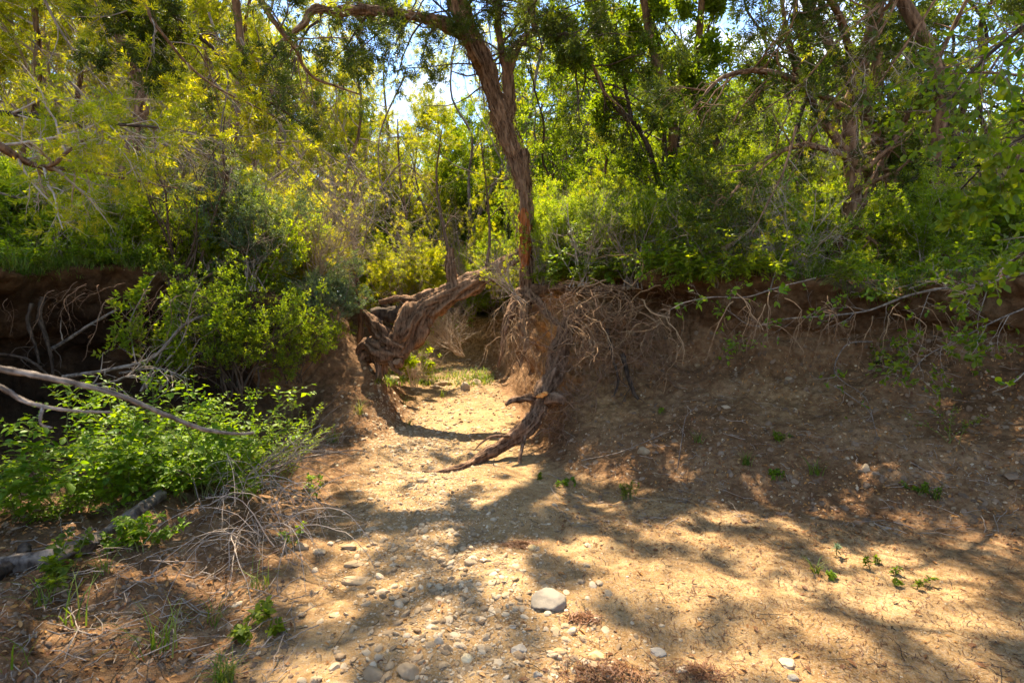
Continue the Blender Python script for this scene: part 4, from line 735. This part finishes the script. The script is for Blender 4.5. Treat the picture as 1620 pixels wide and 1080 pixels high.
bough('leafy_bough', 'long pale bough lying across the top of the right bank with sparse green leaves', 'branch', [(1700,420,4.2),(1620,432,4.4),(1550,450,4.6),(1480,458,4.7),(1430,470,4.8),(1370,492,4.9),(1300,500,5.),(1240,505,5.1),(1190,515,5.2),(1150,490,5.3)], .017, .004, 634, 'herb', 'big', 18, .5, 5, 2, .05, mat='bark_grey', tw='twig', kill=.25)
bough('leafy_bough', 'forked pale twig drooping over the undercut at right', 'branch', [(1640,480,4.2),(1580,505,4.2),(1530,530,4.2),(1470,560,4.3),(1440,590,4.3)], .008, .003, 635, 'oak', 'big', 14, .4, 4, 3, .05, mat='bark_grey', tw='twig', kill=.2)
bough('leafy_bough', 'bright leafed spray hanging over the roots right of the dark hole', 'branch', [(1290,440,5.2),(1230,455,5.1),(1180,470,5.0),(1130,470,4.9),(1085,478,4.8),(1060,490,4.8)], .008, .003, 636, 'herb', 'big', 9, .28, 4, 2, .07, mat='bark_grey', tw='twig', kill=.55)
bough('leafy_bough', 'sprig with broad sunlit leaves low at the right edge', 'branch', [(1640,560,3.4),(1620,590,3.4),(1595,610,3.4),(1570,620,3.4)], .005, .002, 637, 'herb', 'big', 5, .16, 0, 4, .06, mat='twig', kill=.2)
bough('leafy_bough', 'trailing sprig with small leaves in the middle of the brown wall', 'branch', [(1380,540,4.9),(1340,545,4.9),(1320,580,4.9),(1330,600,4.85),(1370,630,4.8),(1385,680,4.7)], .007, .003, 638, 'herb', 'big', 6, .22, 3, 2, .05, mat='bark_grey', tw='twig', kill=.5)
bough('leafy_bough', 'bright leafed shoot among the shrubs left of the shaggy juniper', 'branch', [(1215,470,5.4),(1230,420,5.4),(1245,380,5.4),(1240,330,5.4),(1225,290,5.4)], .008, .003, 639, 'herb', 'big', 12, .3, 4, 2, .06, mat='bark_grey', tw='twig', kill=.4)
for i, q in enumerate([[(1430,-20,5),(1370,90,5.1),(1290,200,5.2),(1240,300,5.3)], [(1480,0,5.2),(1420,90,5.3),(1370,160,5.4),(1310,240,5.5)], [(1390,10,4.6),(1330,60,4.7),(1270,130,4.9),(1200,180,5.)], [(1260,200,5),(1240,270,5),(1210,330,5),(1190,370,5)], [(1620,120,5),(1560,115,5.2),(1500,118,5.4),(1440,130,5.6)], [(1620,240,5.6),(1540,300,5.8),(1480,340,6),(1400,400,6.2)]]):
    bough('dead_bough', 'thin tan leafless bough ' + ['left of the shaggy juniper trunk','crossing the shaggy juniper near the top','long and leftmost before the shaggy juniper','bent downward left of the shaggy juniper','level and high at the right edge','right of the shaggy juniper above the arching stem'][i], 'dead branch', q, .014, .004, 645 + i, 'jun', 'tuft', 10, .55, 7, 2, .09, mat='bark', tw='twig', kill=.85)['group'] = 'tan leafless boughs before the shaggy juniper'
# near, slightly out of focus, at left
bough('bare_branch', 'pale bare branch crossing close to the lens from the left edge', 'branch', [(-60,570,.95),(0,583,1.),(90,600,1.02),(180,622,1.05),(260,655,1.1),(320,678,1.15),(375,686,1.2),(402,684,1.22)], .0075, .0035, 650, None, n1=0, mat='bark_grey')
bough('bare_branch', 'shorter bare branch with a hooked twig close to the lens, below the pale one', 'branch', [(-60,590,.95),(0,612,.98),(35,632,1.),(70,643,1.),(120,650,1.02),(178,652,1.04)], .006, .0025, 651, None, n1=0, mat='bark_grey', extra=[[(68,643,1.),(64,660,.99),(66,672,.99),(82,676,.99)]])
bough('fallen_branch', 'forked pale branch propped across the dark left hollow', 'branch', [(100,596,4.9),(170,585,4.9),(240,566,5.),(285,520,5.1),(320,500,5.2),(370,495,5.4)], .02, .010, 652, None, n1=9, ln=.35, n2=4, n3=0, mat='bark_grey', tw='twig', extra=[[(120,612,4.7),(190,600,4.7),(230,570,4.9)], [(190,590,4.9),(250,583,4.8),(300,600,4.8)]])
bough('fallen_branch', 'short broken branch sloping in the dark hollow at far left', 'branch', [(80,553,5.2),(110,535,5.2),(145,512,5.2),(185,490,5.3)], .018, .012, 653, None, n1=3, ln=.2, n2=0, mat='bark_grey', tw='twig')

# ------------------------------------------------------------------ log, dead brush, roots
LG = bough('log', 'grey weathered log with rough bark lying on the left bench', 'log', [(-40,905,None),(10,902,None),(60,895,None),(110,882,None),(150,862,None),(185,842,None),(215,818,None),(255,790,None)], .05, .04, 661, None, n1=0, mat='bark_grey', knots=.35)
bough('log', 'broken splintered log end in the lower left, across the grey log', 'log', [(-30,925,None),(0,915,None),(25,898,None),(42,874,None)], .04, .025, 662, None, n1=0, mat='bark_dark', knots=.5)
rg = np.random.default_rng(71)
BR = [('fan of dead drooping stems spilling from the leaf mass onto the sand', (400, 760, 3.75), 26, (.55, -.55), .17, .9), ('smaller spray of dead stems hanging lower onto the sand', (415, 840, 3.15), 34, (.3, -.35), .22, .75), ('pale crossed dead sticks beside the bed', (440, 740, 4.1), 16, (1.0, .1), .03, .95)]
for l, q, n, ln_, ar, h in BR:
    lo = at(*q); t_ = thing('dead_brush', l, 'dead brush', lo); a = rg.uniform(0, 6.28, n); d = nrm(np.stack([np.cos(a) * .6 + ln_[0], np.sin(a) * .45 + ln_[1], rg.uniform(.1, .8, n)], -1)); p = rg.normal(size=(n, 3)) * [.1, .1, .04]; out = [p]; le = h * rg.uniform(.5, 1.1, n)
    for _ in range(11): p = p + d * le[:, None] / 11; d = nrm(d + rg.normal(size=(n, 3)) * .13 + [0, 0, -ar]); p[:, 2] = np.maximum(p[:, 2], .03 - lo[2]); out.append(p)
    P = np.stack(out, 1); rad = rg.uniform(.0012, .004, (n, 1)) * np.linspace(1, .4, 12)[None]; L1, r1 = grow(rg, P, rad, 5, .2, 1., h * .25, (30, 70), (0, 0, -.05), .2, 6, .6, .4, .3, .0008)
    obj('stems', mesh('stems', [tubes(P, rad, 6, rg.random(n)), tubes(L1, r1, 4)], M['twig']), t_)
for l, q, r0 in [('long pale stick leaning up from the dead brush toward the bed', [(385,745,3.9),(430,725,4.),(470,695,4.1),(508,672,4.2)], .008), ('grey stick lying level toward the bed', [(370,770,3.9),(430,742,4.1),(490,722,4.3),(560,712,4.6),(585,716,4.7)], .010), ('thin stick pointing out over the sand', [(430,770,3.7),(490,790,3.75),(540,805,3.8),(568,818,3.8)], .005), ('bent stick crossing the dead brush', [(262,742,3.7),(300,750,3.7),(315,790,3.6),(335,830,3.5),(345,880,3.4)], .006),
        ('twig lying across the right slope', [(920,728,5.),(980,715,5.1),(1040,690,5.2),(1065,680,5.3)], .006), ('thin upright stick on the right slope', [(1072,740,4.8),(1078,700,4.85),(1085,660,4.9),(1100,645,4.95)], .006), ('curved dead twig at right on the slope', [(1440,730,4.1),(1480,755,4.),(1520,790,3.9),(1550,800,3.8)], .005), ('pale twig hanging by the wall at right', [(1320,610,4.9),(1350,630,4.8),(1375,650,4.7),(1388,690,4.6)], .007), ('thin stick on the sand near the lower right', [(960,1000,2.6),(975,1035,2.45),(985,1060,2.35)], .003)]:
    bough('stick', l, 'stick', q, r0, r0 * .4, int(q[0][0]), None, n1=4, ln=.18, n2=0, mat='bark_grey', tw='twig')

# the big root reaching down to the bed
RT = thing('exposed_root', 'massive exposed root descending the point of the right bank and snaking out along the sand', 'root', at(850, 640, 6.0))
limb_of(RT, 'root_trunk', [(925,485,6.95),(902,508,6.65),(888,545,6.45),(878,585,6.3),(862,618,6.15),(850,648,6.02),(835,672,5.9),(812,692,5.85),(790,706,5.8),(762,722,5.68),(735,738,5.52),(708,746,5.42),(684,750,5.32),(668,746,5.3)], [.10,.12,.12,.115,.11,.11,.10,.082,.07,.062,.055,.045,.032,.012], 260, 40, mat='bark', seed=41, amp=.28, knots=.3)
limb_of(RT, 'broken_stub', [(858,632,6.1),(835,630,5.95),(812,632,5.85),(800,640,5.8)], [.07,.05,.04,.02], 50, 20, mat='bark', seed=42, knots=.5)
limb_of(RT, 'broken_knob', [(868,640,6.05),(878,632,5.9),(892,634,5.85)], [.05,.08,.05], 40, 24, mat='bark', seed=43, knots=.6)
limb_of(RT, 'torn_wood', [(850,628,5.96),(858,624,5.88),(866,622,5.83)], [.02,.03,.015], 24, 18, mat='cut', seed=44, knots=.5)
limb_of(RT, 'side_root', [(835,672,5.9),(828,700,5.75),(822,730,5.6),(826,752,5.5)], [.03,.022,.02,.012], 50, 12, mat='bark', seed=45)
limb_of(RT, 'side_root', [(812,690,5.8),(780,690,5.7),(762,700,5.65),(750,712,5.6)], [.02,.015,.012,.006], 50, 12, mat='bark', seed=46)
for k_, (q, r_) in enumerate([([(832,462,7.6),(850,478,7.3),(868,500,7.1),(890,520,6.8)], [.10,.07,.05,.03]), ([(828,462,7.6),(812,485,7.4),(800,515,7.3),(795,550,7.3),(788,580,7.4)], [.13,.08,.06,.04,.02]), ([(836,465,7.6),(826,500,7.2),(832,540,7.0),(822,580,7.0)], [.12,.07,.04,.02]), ([(840,460,7.6),(880,455,7.2),(925,462,6.9),(970,452,6.7),(1010,460,6.6)], [.09,.06,.04,.03,.015])]):
    limb_of(FJ, 'root', q, r_, 90, 22, seed=60 + k_, knots=.4, amp=.3)
def root_parts(rg, ln, r0, forks=4, droop=.25, n=14, wander=.28):
    d = nrm(np.array([rg.normal() * .6, -abs(rg.normal()) * .7 - .1, -.3])); p = np.zeros(3); o = [p]
    for _ in range(n - 1): p = p + d * ln / (n - 1); d = nrm(d + rg.normal(size=3) * wander + [0, .03, -droop]); o.append(p)
    P = np.array(o)[None]; rad = (r0 * np.linspace(1, .3, n) * (1 + .25 * rg.normal(size=n) * .5))[None]
    L1, r1 = grow(rg, P, rad, forks, .15, .95, ln * .4, (25, 65), (0, 0, -droop * .4), .3, 8, .6, .35, .3, .001); L2, r2 = grow(rg, L1, r1, 3, .2, 1., ln * .16, (25, 70), (0, 0, -.08), .3, 5, .6, .4, .3, .0008)
    return [tubes(P, rad, 8), tubes(L1, r1, 5), tubes(L2, r2, 3)]
rg = np.random.default_rng(83)
def hang(label, cat, group, spots, nvar, ln, r0, name='hanging_root', mat='root', **k):
    src = []
    for i, (px, py, Y) in enumerate(spots):
        if i < nvar:
            o = tag(obj(name, mesh(name, root_parts(rg, ln * rg.uniform(.7, 1.2), r0 * rg.uniform(.7, 1.4), **k), M[mat]), loc=at(px, py, Y)), label, cat, group); src.append(o)
        else: dup(src[i % nvar], at(px, py, Y), rg.uniform(-.7, .7), rg.uniform(.7, 1.25))
hang('bare crooked root hanging in the pale tangle below the lip of the right bank', 'root', 'roots hanging from the right bank', [(900 + 170 * rg.random() ** 1.2, rg.uniform(440, 540), rg.uniform(6.1, 6.5)) for _ in range(38)], 16, 1.0, .0075, droop=.12, wander=.42, forks=5)
hang('brown ragged root in the dense part of the tangle under the right lip', 'root', 'brown roots under the right lip', [(rg.uniform(870, 1060), rg.uniform(440, 590), rg.uniform(6.15, 6.5)) for _ in range(90)], 14, .8, .0055, mat='bark', droop=.2, wander=.45, forks=7)
hang('thin hair-like root dangling beneath the forked juniper', 'root', 'fine roots under the forked juniper', [(rg.uniform(790, 880), rg.uniform(465, 560), rg.uniform(6.6, 7.2)) for _ in range(46)], 10, .8, .005, forks=6, droop=.3)
hang('dark matted root hanging in the hollow under the broken root knob', 'root', 'matted roots under the broken knob', [(rg.uniform(850, 905), rg.uniform(600, 690), rg.uniform(5.95, 6.3)) for _ in range(34)], 12, .42, .008, mat='bark', forks=6, droop=.22, wander=.5)
hang('thin root dangling from the left lip into the dark hollow', 'root', 'roots dangling into the left hollow', [(rg.uniform(0, 330), rg.uniform(445, 480), rg.uniform(4.7, 5.4)) for _ in range(24)], 8, .6, .0028, forks=3, mat='bark')
hang('thin root trailing from the undercut lip at right', 'root', 'roots trailing along the right undercut', [(rg.uniform(1100, 1620), rg.uniform(455, 520), rg.uniform(4.9, 5.1)) for _ in range(34)], 8, .6, .004, forks=4)
for i, (l, q, r_) in enumerate([('thick bent dark root arching down the left hollow, nearest its middle', [(68,470,5.1),(62,500,5.1),(72,530,5.1),(82,570,5.1),(84,600,5.1)], .022), ('thick grey root beside the bent dark one in the left hollow', [(50,480,5.),(44,510,5.),(55,545,5.),(62,575,5.)], .018), ('low dark root arching across the left edge', [(-20,560,4.9),(20,562,4.9),(50,572,4.9),(75,592,4.9)], .018), ('stout forked root pressed on the wall below the dark hole', [(985,560,6.2),(992,590,6.1),(1002,620,6.05),(1010,632,6.)], .03), ('root running down the wall beside the stout forked one', [(960,520,6.3),(968,560,6.2),(978,600,6.1),(972,625,6.1)], .022)]):
    bough('thick_root', l, 'root', q, r_, r_ * .6, 90 + i, None, n1=3, ln=.3, n2=2, n3=0, mat='bark_dark', knots=.35)

# ------------------------------------------------------------------ stones
bm_ = bmesh.new(); bmesh.ops.create_icosphere(bm_, subdivisions=4, radius=1); ICO4 = (np.array([v.co[:] for v in bm_.verts]), np.array([[v.index for v in f.verts] for f in bm_.faces])); bm_.free()
bm_ = bmesh.new(); bmesh.ops.create_icosphere(bm_, subdivisions=2, radius=1); ICO2 = (np.array([v.co[:] for v in bm_.verts]), np.array([[v.index for v in f.verts] for f in bm_.faces])); bm_.free()
bm_ = bmesh.new(); bmesh.ops.create_icosphere(bm_, subdivisions=1, radius=1); ICO1 = (np.array([v.co[:] for v in bm_.verts]), np.array([[v.index for v in f.verts] for f in bm_.faces])); bm_.free()
def rock(seed, base=ICO4, ax=(1, .8, .6), cuts=9, rough_=.05):
    rg = np.random.default_rng(seed); v = base[0].copy()
    for _ in range(cuts):
        n_ = nrm(rg.normal(size=3)); c_ = rg.uniform(.62, .92); s = v @ n_ - c_; v = v - np.outer(np.clip(s, 0, None), n_) * .9
    v = v * (1 + .12 * vnoise(v * 1.5 + seed)[:, None] + rough_ * fbm(v * 5 + seed, 3)[:, None]); return v * ax, base[1]
ST = [(868,940,31,'stone_grey','large rounded grey boulder in the middle of the bed, the biggest stone',(1,.9,.58)),(843,862,10,'stone_yellow','small smooth cream pebble beside a brown leaf heap',(1,.9,.8)),(742,884,12,'stone','squarish grey-brown stone left of the cream pebble',(1,.8,.7)),(713,893,9,'stone_grey','flat grey stone left of the squarish one',(1,.8,.4)),(920,916,9,'stone','upper of two rounded stones right of the boulder',(1,.9,.7)),(948,918,9,'stone','outer of two rounded stones right of the boulder',(1,.9,.6)),
 (945,1030,18,'stone_yellow','yellow-cream faceted stone with an orange leaf at its side',(1,.7,.55)),(1040,1021,18,'stone_grey','flat grey stone right of the yellow-cream one',(1.1,.8,.4)),(1246,1038,20,'stone','pale pointed slab on the lower right sand',(1,.8,.35)),(1254,1066,12,'stone_grey','smaller block under the pale pointed slab',(1,.7,.6)),(1369,737,13,'stone','pale upright slab on the right slope',(.6,.5,1.)),
 (592,1056,24,'stone','pale lumpy stone at the bottom edge, left one of the pair',(1,.9,.7)),(645,1050,24,'stone','pale lumpy stone at the bottom edge, right one of the pair',(1,.9,.75)),(605,1082,36,'stone_grey','wide grey stone cut by the bottom edge',(1.3,.8,.4)),(540,1075,20,'stone','flat pale stone left of the wide grey one at the bottom edge',(1.3,.9,.35)),(500,1068,14,'stone','small pale stone furthest left at the bottom edge',(1,.8,.5)),(740,1035,14,'stone_yellow','rounded tan stone on the gravel near the bottom',(1,.9,.7)),
 (476,858,16,'stone','leaning stone in the row at the left edge of the bed',(1.,.6,.7)),(505,866,14,'stone','lower stone in the row at the left edge of the bed',(1.2,.7,.5)),(553,858,14,'stone','flat pale stone behind the row',(1.3,.8,.4)),(565,905,26,'stone','long flat pale slab in the sunlit sand',(1.4,.7,.28)),(605,929,14,'stone','small oval pale stone below the long slab',(1.1,.8,.5)),(560,882,18,'stone','flat slab above the long pale one',(1.4,.8,.25)),(588,830,12,'stone','grey flat stone on the left gravel',(1.2,.8,.3)),
 (680,985,12,'stone_grey','flat oval grey stone on the gravel',(1.1,.8,.35)),(790,985,11,'stone','thin tan chip standing on the gravel',(1.,.7,.4)),(811,987,8,'stone_grey','small round grey pebble right of the tan chip',(1,.9,.5)),(905,993,12,'stone','blocky pale stone below the boulder',(1,.9,.7)),(942,975,9,'stone','small white stone below right of the boulder',(1,.9,.7)),(820,1020,17,'stone_grey','dark grey angular stone near the bottom centre',(1.,.8,.6)),(885,1022,15,'stone_yellow','flat orange-tan stone near the bottom centre',(1.2,.7,.35)),(850,1063,11,'stone_grey','small grey block at the bottom edge',(1,.8,.8)),
 (735,609,14,'stone_grey','grey block in the creek beyond the sunlit sand',(.8,.7,1.)),(700,600,16,'stone','white flat rock in the creek under the leaning trunk',(1.4,.9,.5)),(690,606,12,'stone','second flat rock beside the white one',(1.3,.9,.4)),(752,600,12,'stone','brown rock right of the grey block in the creek',(1,.9,.7)),(620,592,16,'stone','pinkish rock at the foot of the torn trunk',(1.2,.9,.6)),(668,755,12,'stone','white stone touching the tip of the big root',(1.2,.8,.5)),(690,752,9,'stone','small slab just beyond the root tip',(1.4,.7,.3)),
 (1018,706,14,'stone','pale lump on the upper right slope',(1,.9,.7)),(1148,640,8,'stone','small white chip on the brown wall',(1.3,.8,.5)),(1103,575,6,'stone','round white pebble stuck in the brown wall',(1,.8,.7)),(1247,596,7,'stone','little square pale stone in the wall at right',(1.2,.8,.7)),(1600,745,16,'clod','dull grey-green slab at the right edge of the slope',(1.4,.9,.35)),(1380,826,6,'stone','small pale stone at the toe of the right slope',(1,.8,.6)),(1402,831,8,'stone_grey','flat grey stone at the toe of the right slope',(1.3,.8,.4)),(1240,1018,5,'stone','tiny white pebble above the pale pointed slab',(1,.9,.8))]
for i, (px, py, r_, m_, l, ax) in enumerate(ST):
    p, n_ = pix(px, min(py + r_ * .55, 1120)); s = r_ * (.95 if i == 0 else .8) / 810 * p[1]; v, f = rock(700 + i, ax=ax, cuts=6 if i in (0, 1) else 16, rough_=.05)
    a = rgU.uniform(-.5, .5); Rz = np.array([[math.cos(a), math.sin(a), 0], [-math.sin(a), math.cos(a), 0], [0, 0, 1]])
    o = tag(obj('boulder' if i == 0 else 'stone', mesh('stone', [(v @ Rz * s, f, np.full(len(v), (i * .37) % 1 * .6 + .25))], M[m_]), loc=p + n_ * s * ax[2] * (.4 if i == 0 else .15)), l, 'boulder' if i == 0 else 'stone')
RKS = [rock(i, ICO2, (1, rgU.uniform(.6, .95), rgU.uniform(.28, .6)), 6, .06) for i in range(10)]; RKS1 = [rock(i, ICO1, (1, rgU.uniform(.6, .95), rgU.uniform(.3, .6)), 5, .1) for i in range(10)]
def strew(name, label, pts, size, mat, base=RKS, kind='stuff', tilt=.35, sink=.3, nrmls=None):
    rg = np.random.default_rng(len(pts)); prt = []; idx = rg.integers(0, len(base), len(pts)); pts = np.asarray(pts)
    for k_, (v, f) in enumerate(base):
        m_ = idx == k_; n = m_.sum()
        if not n: continue
        a = rg.uniform(0, 6.28, n); z = nrm((np.array([[0, 0, 1.]]) if nrmls is None else nrmls[m_]) + rg.normal(size=(n, 3)) * tilt); x = nrm(np.cross(np.stack([np.cos(a), np.sin(a), 0 * a], -1), z)); y = np.cross(z, x)
        s = size[m_]; Mx = np.stack([x, y, z], 1) * s[:, None, None]; X_ = np.einsum('mk,nkj->nmj', v, Mx) + (pts[m_] + z * (s * (.3 - sink))[:, None])[:, None]
        prt.append((X_.reshape(-1, 3), (f[None] + (np.arange(n) * len(v))[:, None, None]).reshape(-1, 3), np.repeat(rg.random(n), len(v))))
    return tag(obj(name, mesh(name, prt, M[mat], False)), label, name.replace('_', ' '), kind=kind)
rg = np.random.default_rng(91)
def cast(n, yr, xf, wf, z0=1.6, pw=1.):
    y = yr[0] + (yr[1] - yr[0]) * rg.random(n) ** pw; x = xf(y) + rg.normal(size=n) * wf(y); P, N_ = [], []
    for a, b_ in zip(x, y):
        h_ = hit((a, b_, z0), (0, 0, -1))
        if h_[0] is not None: P.append(h_[0][:]); N_.append(h_[1][:])
    return np.array(P), np.array(N_)
cx = lambda y: -.05 - .28 * (y - 2)
P, N_ = cast(3800, (1.7, 8.5), cx, lambda y: .40 + 0 * y, pw=1.4); strew('cobbles', 'flat limestone chips along the middle of the bed', P, .009 + .028 * rg.random(len(P)) ** 2.5, 'stone', nrmls=N_)
P, N_ = cast(15000, (1.5, 7.5), cx, lambda y: .36 + 0 * y, pw=1.2); strew('gravel', 'fine angular gravel along the middle of the bed', P, .004 + .010 * rg.random(len(P)) ** 2, 'stone', RKS1, nrmls=N_)
P, N_ = cast(2600, (6, 15), lambda y: -.7 - .06 * (y - 6), lambda y: .6 + 0 * y, 3.5); strew('creek_rubble', 'rubble of pale stones in the far part of the creek', P, .012 + .04 * rg.random(len(P)) ** 3, 'stone', RKS1, nrmls=N_)
P, N_ = cast(6000, (1.5, 6), lambda y: .4 + 0 * y, lambda y: 2.2 + 0 * y); strew('grit', 'scattered grit and small chips over the sand', P, .003 + .008 * rg.random(len(P)) ** 3, 'stone', RKS1, nrmls=N_)
def on_px(n, xr, yr):
    P, N_ = [], []
    for px, py in zip(rg.uniform(*xr, n), rg.uniform(*yr, n)):
        p, n_ = pix(px, py)
        if p[1] < 11: P.append(p); N_.append(n_)
    return np.array(P), np.array(N_)
P, N_ = on_px(1500, (880, 1620), (540, 830)); strew('slope_stones', 'small pale chips stuck in the brown right slope', P, .004 + .016 * rg.random(len(P)) ** 4, 'stone', RKS, nrmls=N_)
P, N_ = on_px(2200, (880, 1620), (520, 830)); strew('clods', 'crumbled clods of dry earth on the right slope', P, .004 + .04 * rg.random(len(P)) ** 4, 'clod', RKS1, nrmls=N_, sink=.4)
P, N_ = on_px(2200, (0, 480), (800, 1079)); strew('clay_crumbs', 'crumbled clods on the clay at lower left', P, .004 + .022 * rg.random(len(P)) ** 4, 'clod', RKS, nrmls=N_, sink=.55)

# ------------------------------------------------------------------ litter
LT = tpl_bigleaf(.42, .3)
def litter(name, label, P, N_, size, mat, wdz=1., lift=.006, tpl=LT):
    n = len(P); a = rg.uniform(0, 6.28, n); z = nrm(N_ + rg.normal(size=(n, 3)) * .3); x = nrm(np.cross(np.stack([np.cos(a), np.sin(a), 0 * a], -1), z)); y = np.cross(z, x) * wdz; Mx = np.stack([x, y, z], 1) * size[:, None, None]
    X_ = np.einsum('mk,nkj->nmj', tpl[0], Mx) + (P + z * lift)[:, None]; return tag(obj(name, mesh(name, [(X_.reshape(-1, 3), (tpl[1][None] + (np.arange(n) * len(tpl[0]))[:, None, None]).reshape(-1, 4), np.repeat(rg.random(n), len(tpl[0])))], M[mat])), label, name.replace('_', ' '), kind='stuff')
xs = np.linspace(-.5, .5, 5); ND = (np.concatenate([np.stack([xs, xs * 0 - .055 + .3 * xs ** 2, .05 + 0 * xs], -1), np.stack([xs, xs * 0 + .055 + .3 * xs ** 2, .05 + 0 * xs], -1)]), np.array([[i, i + 1, i + 6, i + 5] for i in range(4)]))
P, N_ = cast(17000, (1.6, 5.2), lambda y: 1.9 + 0 * y, lambda y: 1.0 + 0 * y); litter('needle_litter', 'short curled brown needles strewn over the sand at right', P, N_, rg.uniform(.01, .036, len(P)), 'needle', tpl=ND, lift=.003)
P, N_ = cast(5000, (1.6, 6), lambda y: -.6 + 0 * y, lambda y: 1.5 + 0 * y); litter('needle_litter', 'sparse brown needles on the left of the bed', P, N_, rg.uniform(.008, .024, len(P)), 'needle', tpl=ND, lift=.003)
P, N_ = on_px(3200, (880, 1620), (560, 870)); litter('leaf_litter', 'fallen brown leaves scattered over the right slope', P, N_, rg.uniform(.012, .045, len(P)), 'dryleaf')
P, N_ = on_px(330, (380, 1620), (740, 1079)); litter('leaf_litter', 'single orange and brown leaves scattered on the sand', P, N_, rg.uniform(.02, .05, len(P)), 'dryleaf')
pp = [gpt(x, y) for x, y in scatter(4200, (-40, 1660), (4.4, 9))]; P = np.array(pp); litter('leaf_litter', 'thick brown leaf litter on the bank tops under the shrubs', P, np.tile([0, 0, 1.], (len(P), 1)), rg.uniform(.03, .08, len(P)), 'dryleaf', lift=.015)
for px, py, rr_, n, l in [(822, 862, .10, 420, 'small heap of brown needles beside the cream pebble'), (960, 1075, .17, 700, 'dark reddish mat of needles at the bottom edge'), (1110, 1065, .11, 300, 'reddish needle mat right of the larger one at the bottom edge'), (925, 980, .07, 240, 'brown needle clump by the small white stone')]:
    c0, _n = pix(px, min(py, 1075)); q = rg.normal(size=(n, 2)) * rr_ * .5; P = np.array([gpt(c0[0] + a * 1.3, c0[1] + b_ * .7, 1.5, .004 + .02 * math.exp(-(a * a + b_ * b_) / (rr_ * .4) ** 2) * rg.random()) for a, b_ in q])
    litter('needle_heap', l, P, np.tile([0, 0, 1.], (len(P), 1)), rg.uniform(.02, .045, len(P)), 'needle', tpl=ND)
# small sticks and shed twigs strewn on the right bank lip
n = 500; pts = np.array([gpt(x, y, dz=.02) for x, y in scatter(n, (860, 1660), (4.9, 7.5))]); a = rg.uniform(0, 6.28, n); d = np.stack([np.cos(a), np.sin(a), rg.normal(size=n) * .25], -1); l_ = rg.uniform(.08, .4, n)[:, None]
Q = np.stack([pts + d * l_ * t + rg.normal(size=(n, 3)) * .012 for t in np.linspace(0, 1, 5)], 1); tag(obj('shed_twigs', mesh('shed_twigs', [tubes(Q, np.full((n, 5), 1) * rg.uniform(.0015, .006, (n, 1)), 4, rg.random(n))], M['twig'])), 'countless shed twigs and sticks lying on the lip of the right bank', 'twigs', kind='stuff')

n = 420; pn = [pix(a, b_)[0] + [0, 0, .012] for a, b_ in zip(rg.uniform(870, 1620, n), rg.uniform(560, 850, n))]; pts = np.array(pn); a = rg.uniform(0, 6.28, n); d = np.stack([np.cos(a), np.sin(a) * .6, np.sin(a) * .3], -1); l_ = rg.uniform(.04, .25, n)[:, None]
Q = np.stack([pts + d * l_ * t + rg.normal(size=(n, 3)) * .006 for t in np.linspace(0, 1, 5)], 1); tag(obj('slope_twigs', mesh('slope_twigs', [tubes(Q, np.full((n, 5), 1) * rg.uniform(.001, .003, (n, 1)), 4, rg.random(n))], M['twig'])), 'short dead twigs scattered over the right slope', 'twigs', kind='stuff')
n = 260; pts = np.array([pix(a, b_)[0] + [0, 0, .008] for a, b_ in zip(rg.uniform(380, 1620, n), rg.uniform(760, 1079, n))]); a = rg.uniform(0, 6.28, n); d = np.stack([np.cos(a), np.sin(a), 0 * a], -1); l_ = rg.uniform(.03, .16, n)[:, None]
Q = np.stack([pts + d * l_ * t + rg.normal(size=(n, 3)) * [.006, .006, .001] for t in np.linspace(0, 1, 5)], 1); tag(obj('sand_twigs', mesh('sand_twigs', [tubes(Q, np.full((n, 5), 1) * rg.uniform(.0008, .002, (n, 1)), 4, rg.random(n))], M['bark_dark'])), 'thin dark twigs scattered on the sand', 'twigs', kind='stuff')

P, N_ = on_px(900, (0, 400), (840, 1079)); litter('leaf_litter', 'brown leaves and bark bits on the clay at lower left', P, N_, rg.uniform(.012, .04, len(P)), 'dryleaf')
n = 320; pts = np.array([pix(a, b_)[0] + [0, 0, .012] for a, b_ in zip(rg.uniform(0, 470, n), rg.uniform(790, 1079, n))]); a = rg.uniform(0, 6.28, n); d = np.stack([np.cos(a), np.sin(a), rg.uniform(0, .3, n)], -1); l_ = rg.uniform(.04, .28, n)[:, None]
Q = np.stack([pts + d * l_ * t + rg.normal(size=(n, 3)) * .008 for t in np.linspace(0, 1, 5)], 1); tag(obj('bench_twigs', mesh('bench_twigs', [tubes(Q, np.full((n, 5), 1) * rg.uniform(.001, .003, (n, 1)), 4, rg.random(n))], M['twig'])), 'dead twigs and stalks strewn on the clay at lower left', 'twigs', kind='stuff')
for i, (px, py, h, l) in enumerate([(165, 905, .2, 'thin grass tuft beside the grey log'), (60, 960, .25, 'sparse grass tuft in the shade at the left edge'), (330, 985, .2, 'withered grass tuft between the clay lumps'), (415, 930, .22, 'dry grass stalks under the dead brush')]):
    tag(obj('grass_tuft', mesh('grass_tuft', [blades(rg, np.zeros((1, 3)), np.array([h]), 20, .003, 1.1, .03)], M['grass'], False), loc=pix(px, py)[0]), l, 'grass tuft')
